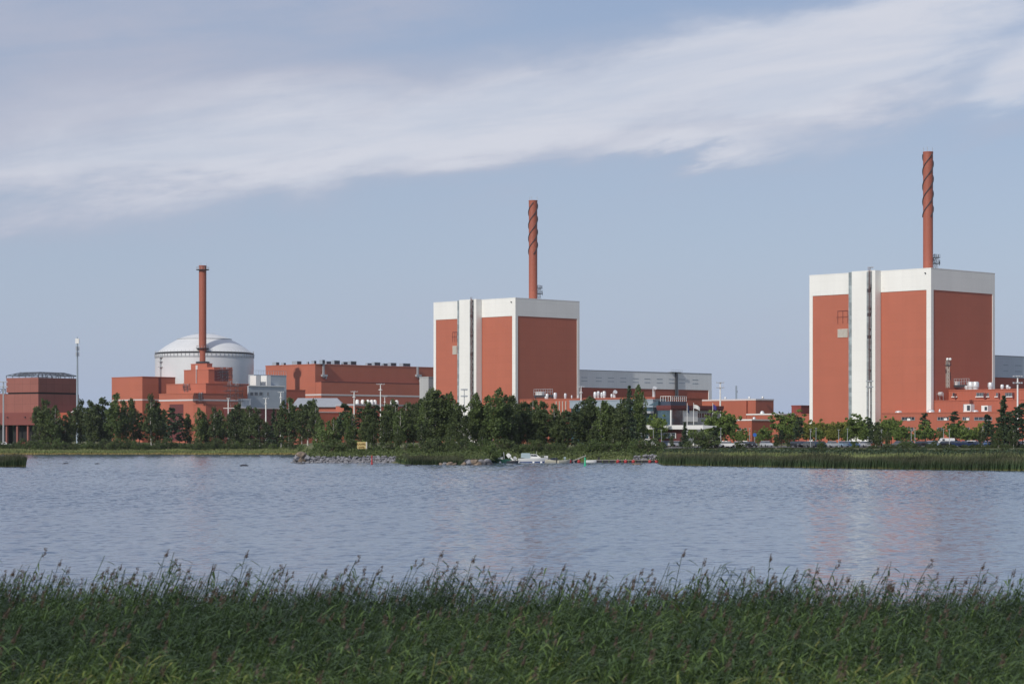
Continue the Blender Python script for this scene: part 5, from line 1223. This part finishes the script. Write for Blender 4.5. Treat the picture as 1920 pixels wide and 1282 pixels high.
for D, rn, p0, p1 in ROWS:
    px = p0
    while px < p1:
        if pr.random() < (.8 if D < 610 else .5) and not (1444 < px < 1478):
            kind = pr.choices(['hatch','wagon','van'], [5,4,.5])[0]; colr = pr.choice(['silver','grey','white','grey','dark blue','black','blue','red','pale blue','black','dark blue','silver'])
            if kind == 'van': colr = 'white'
            i = cc.get((rn, colr, kind), 0); cc[(rn, colr, kind)] = i+1; nm = {'hatch':'hatchback','wagon':'estate car','van':'van'}[kind]
            place_car(px, D+pr.uniform(-.4,.4), kind, colr, R(90)*pr.choice((-1,1))+pr.uniform(-.05,.05)+(.35 if D < 640 else 1.2), '%s %s %s from the left in the %s' % (ordn(i), colr, nm, rn))
        px += (2.75 if D < 640 else 3.6)/D*F*pr.uniform(.97,1.1)
place_car(1364, 600, 'wagon', 'white', .15, 'white estate car parked sideways at the left end of the car park')
place_car(1252, 655, 'hatch', 'pale blue', .3, 'pale blue hatchback before the gatehouse windows'); place_car(1269, 650, 'wagon', 'silver', .5, 'silver estate car between gatehouse and small spruce')
place_car(1280, 660, 'hatch', 'black', .8, 'black hatchback beside the small spruce by the gatehouse'); place_car(1216, 690, 'van', 'white', 3.1, 'white van before the gatehouse windows')
place_car(1772, 668, 'van', 'white', 3.2, 'large white van standing above the back row of cars'); place_car(914, 690, 'van', 'white', 0.1, 'white van seen through the gap below the middle reactor')
place_car(927, 690, 'wagon', 'white', 0.1, 'white estate car seen through the gap below the middle reactor'); place_car(873, 690, 'hatch', 'blue', 0.2, 'blue hatchback seen between birches below the middle reactor')
place_car(22, 900, 'hatch', 'silver', .4, 'silver hatchback beside the brown cooling hall'); place_car(46, 902, 'van', 'red', .1, 'red van parked by the brown cooling hall'); place_car(6, 905, 'van', 'white', .1, 'white van parked by the cooling hall annex')

# ------------------------------------------------------------------ lamp posts, flag poles, small signs
def lamp_post(px, D, ytop, label):
    X = PX(px, D); g = gz(X, D); h = PZ(ytop, D)-g; t = thing('lamp_post', label, 'lamp post', (X, D, g), 0, 'thin lamp posts round the car park')
    MB().lathe([(.09,0),(.07,h*.5),(.05,h)], 8).build('pole', STEEL, t, True); MB().box(-.3,.3,-.1,.1,h,h+.1).build('lamp_head', STEEL, t)
for i, (px, D, y) in enumerate(((1225,640,803),(1240,690,806),(1351.5,600,803),(1405.5,680,803),(1519.5,598,805),(1530,690,803),(1572.5,598,806),(1589,690,804),(1653,690,806),(1708.5,660,805),(1715.5,668,804),(1769,690,805),(1780,600,805),(924,640,800),(1843,690,800))):
    lamp_post(px, D, y, '%s thin lamp post from the left around the car park' % ordn(i))
def flagpole(px, D, ytop, flag, label):
    X = PX(px, D); g = gz(X, D); h = PZ(ytop, D)-g; t = thing('flagpole', label, 'flagpole', (X, D, g), 0, 'white flagpoles before the office')
    MB().lathe([(.15,0),(.11,h*.5),(.07,h)], 10).build('pole', WHITEP, t, True); MB().lathe([(.03,0),(.13,.1),(.03,.25)], 8, (0,0,h)).build('finial', WHITEP, t)
    w, hh, m, sag = flag; P = []; n = 12
    for i in range(n+1):
        f = i/n; x = .1+w*f; yv = .18*math.sin(f*7)*f
        for j in range(4): P.append((x, yv+.05*j*f, h-.3-hh*j/3-sag*f*f))
    MB().poly(P, [(i*4+j,(i+1)*4+j,(i+1)*4+j+1,i*4+j+1) for i in range(n) for j in range(3)]).build('flag', m, t, True)
flagpole(1288.5, 770, 757, (.6,2.4,mat('dark_flag_cloth', (.02,.03,.08), .8), .8), 'flagpole with furled dark flag before the glass cornered office')
flagpole(1300.5, 765, 756.5, (1.9,1.2,mat('white_flag_cloth', (.7,.7,.68), .8, var=.05), .9), 'flagpole flying a white flag before the office windows')
flagpole(1336.5, 770, 756.5, (1.2,1.5,mat('purple_blue_flag_cloth', (.05,.035,.20), .8), .9), 'flagpole flying a purple blue flag before the orange block')
D = 640; t = thing('direction_sign', 'round blue sign beside a lamp post in the car park', 'sign', (PX(1415,D), D, gz(PX(1415,D),D)))
hz_ = PZ(815,D)-t.location.z; MB().bar((0,0,0),(0,0,hz_),.1).build('post', STEEL, t); o = MB().lathe([(.02,-.04),(.5,-.04),(.5,.04),(.02,.04)], 20).build('sign_disc', mat('blue_sign_enamel', (.03,.12,.42), .4), t, loc=(0,-.1,hz_)); o.rotation_euler = (R(90),0,0)

# ------------------------------------------------------------------ thin summer haze over the whole site
def haze():
    m = bpy.data.materials.new('haze_air'); m.use_nodes = True; nt = m.node_tree; nt.nodes.clear()
    out = nt.nodes.new('ShaderNodeOutputMaterial'); v = nt.nodes.new('ShaderNodeVolumePrincipled')
    v.inputs['Color'].default_value = (.86,.92,1,1); v.inputs['Density'].default_value = .000032; v.inputs['Anisotropy'].default_value = .1
    nt.links.new(v.outputs[0], out.inputs['Volume'])
    tag(MB().box(-4600, 4600, -300, 4400, -6, 130).build('haze', m), kind='stuff')
haze()
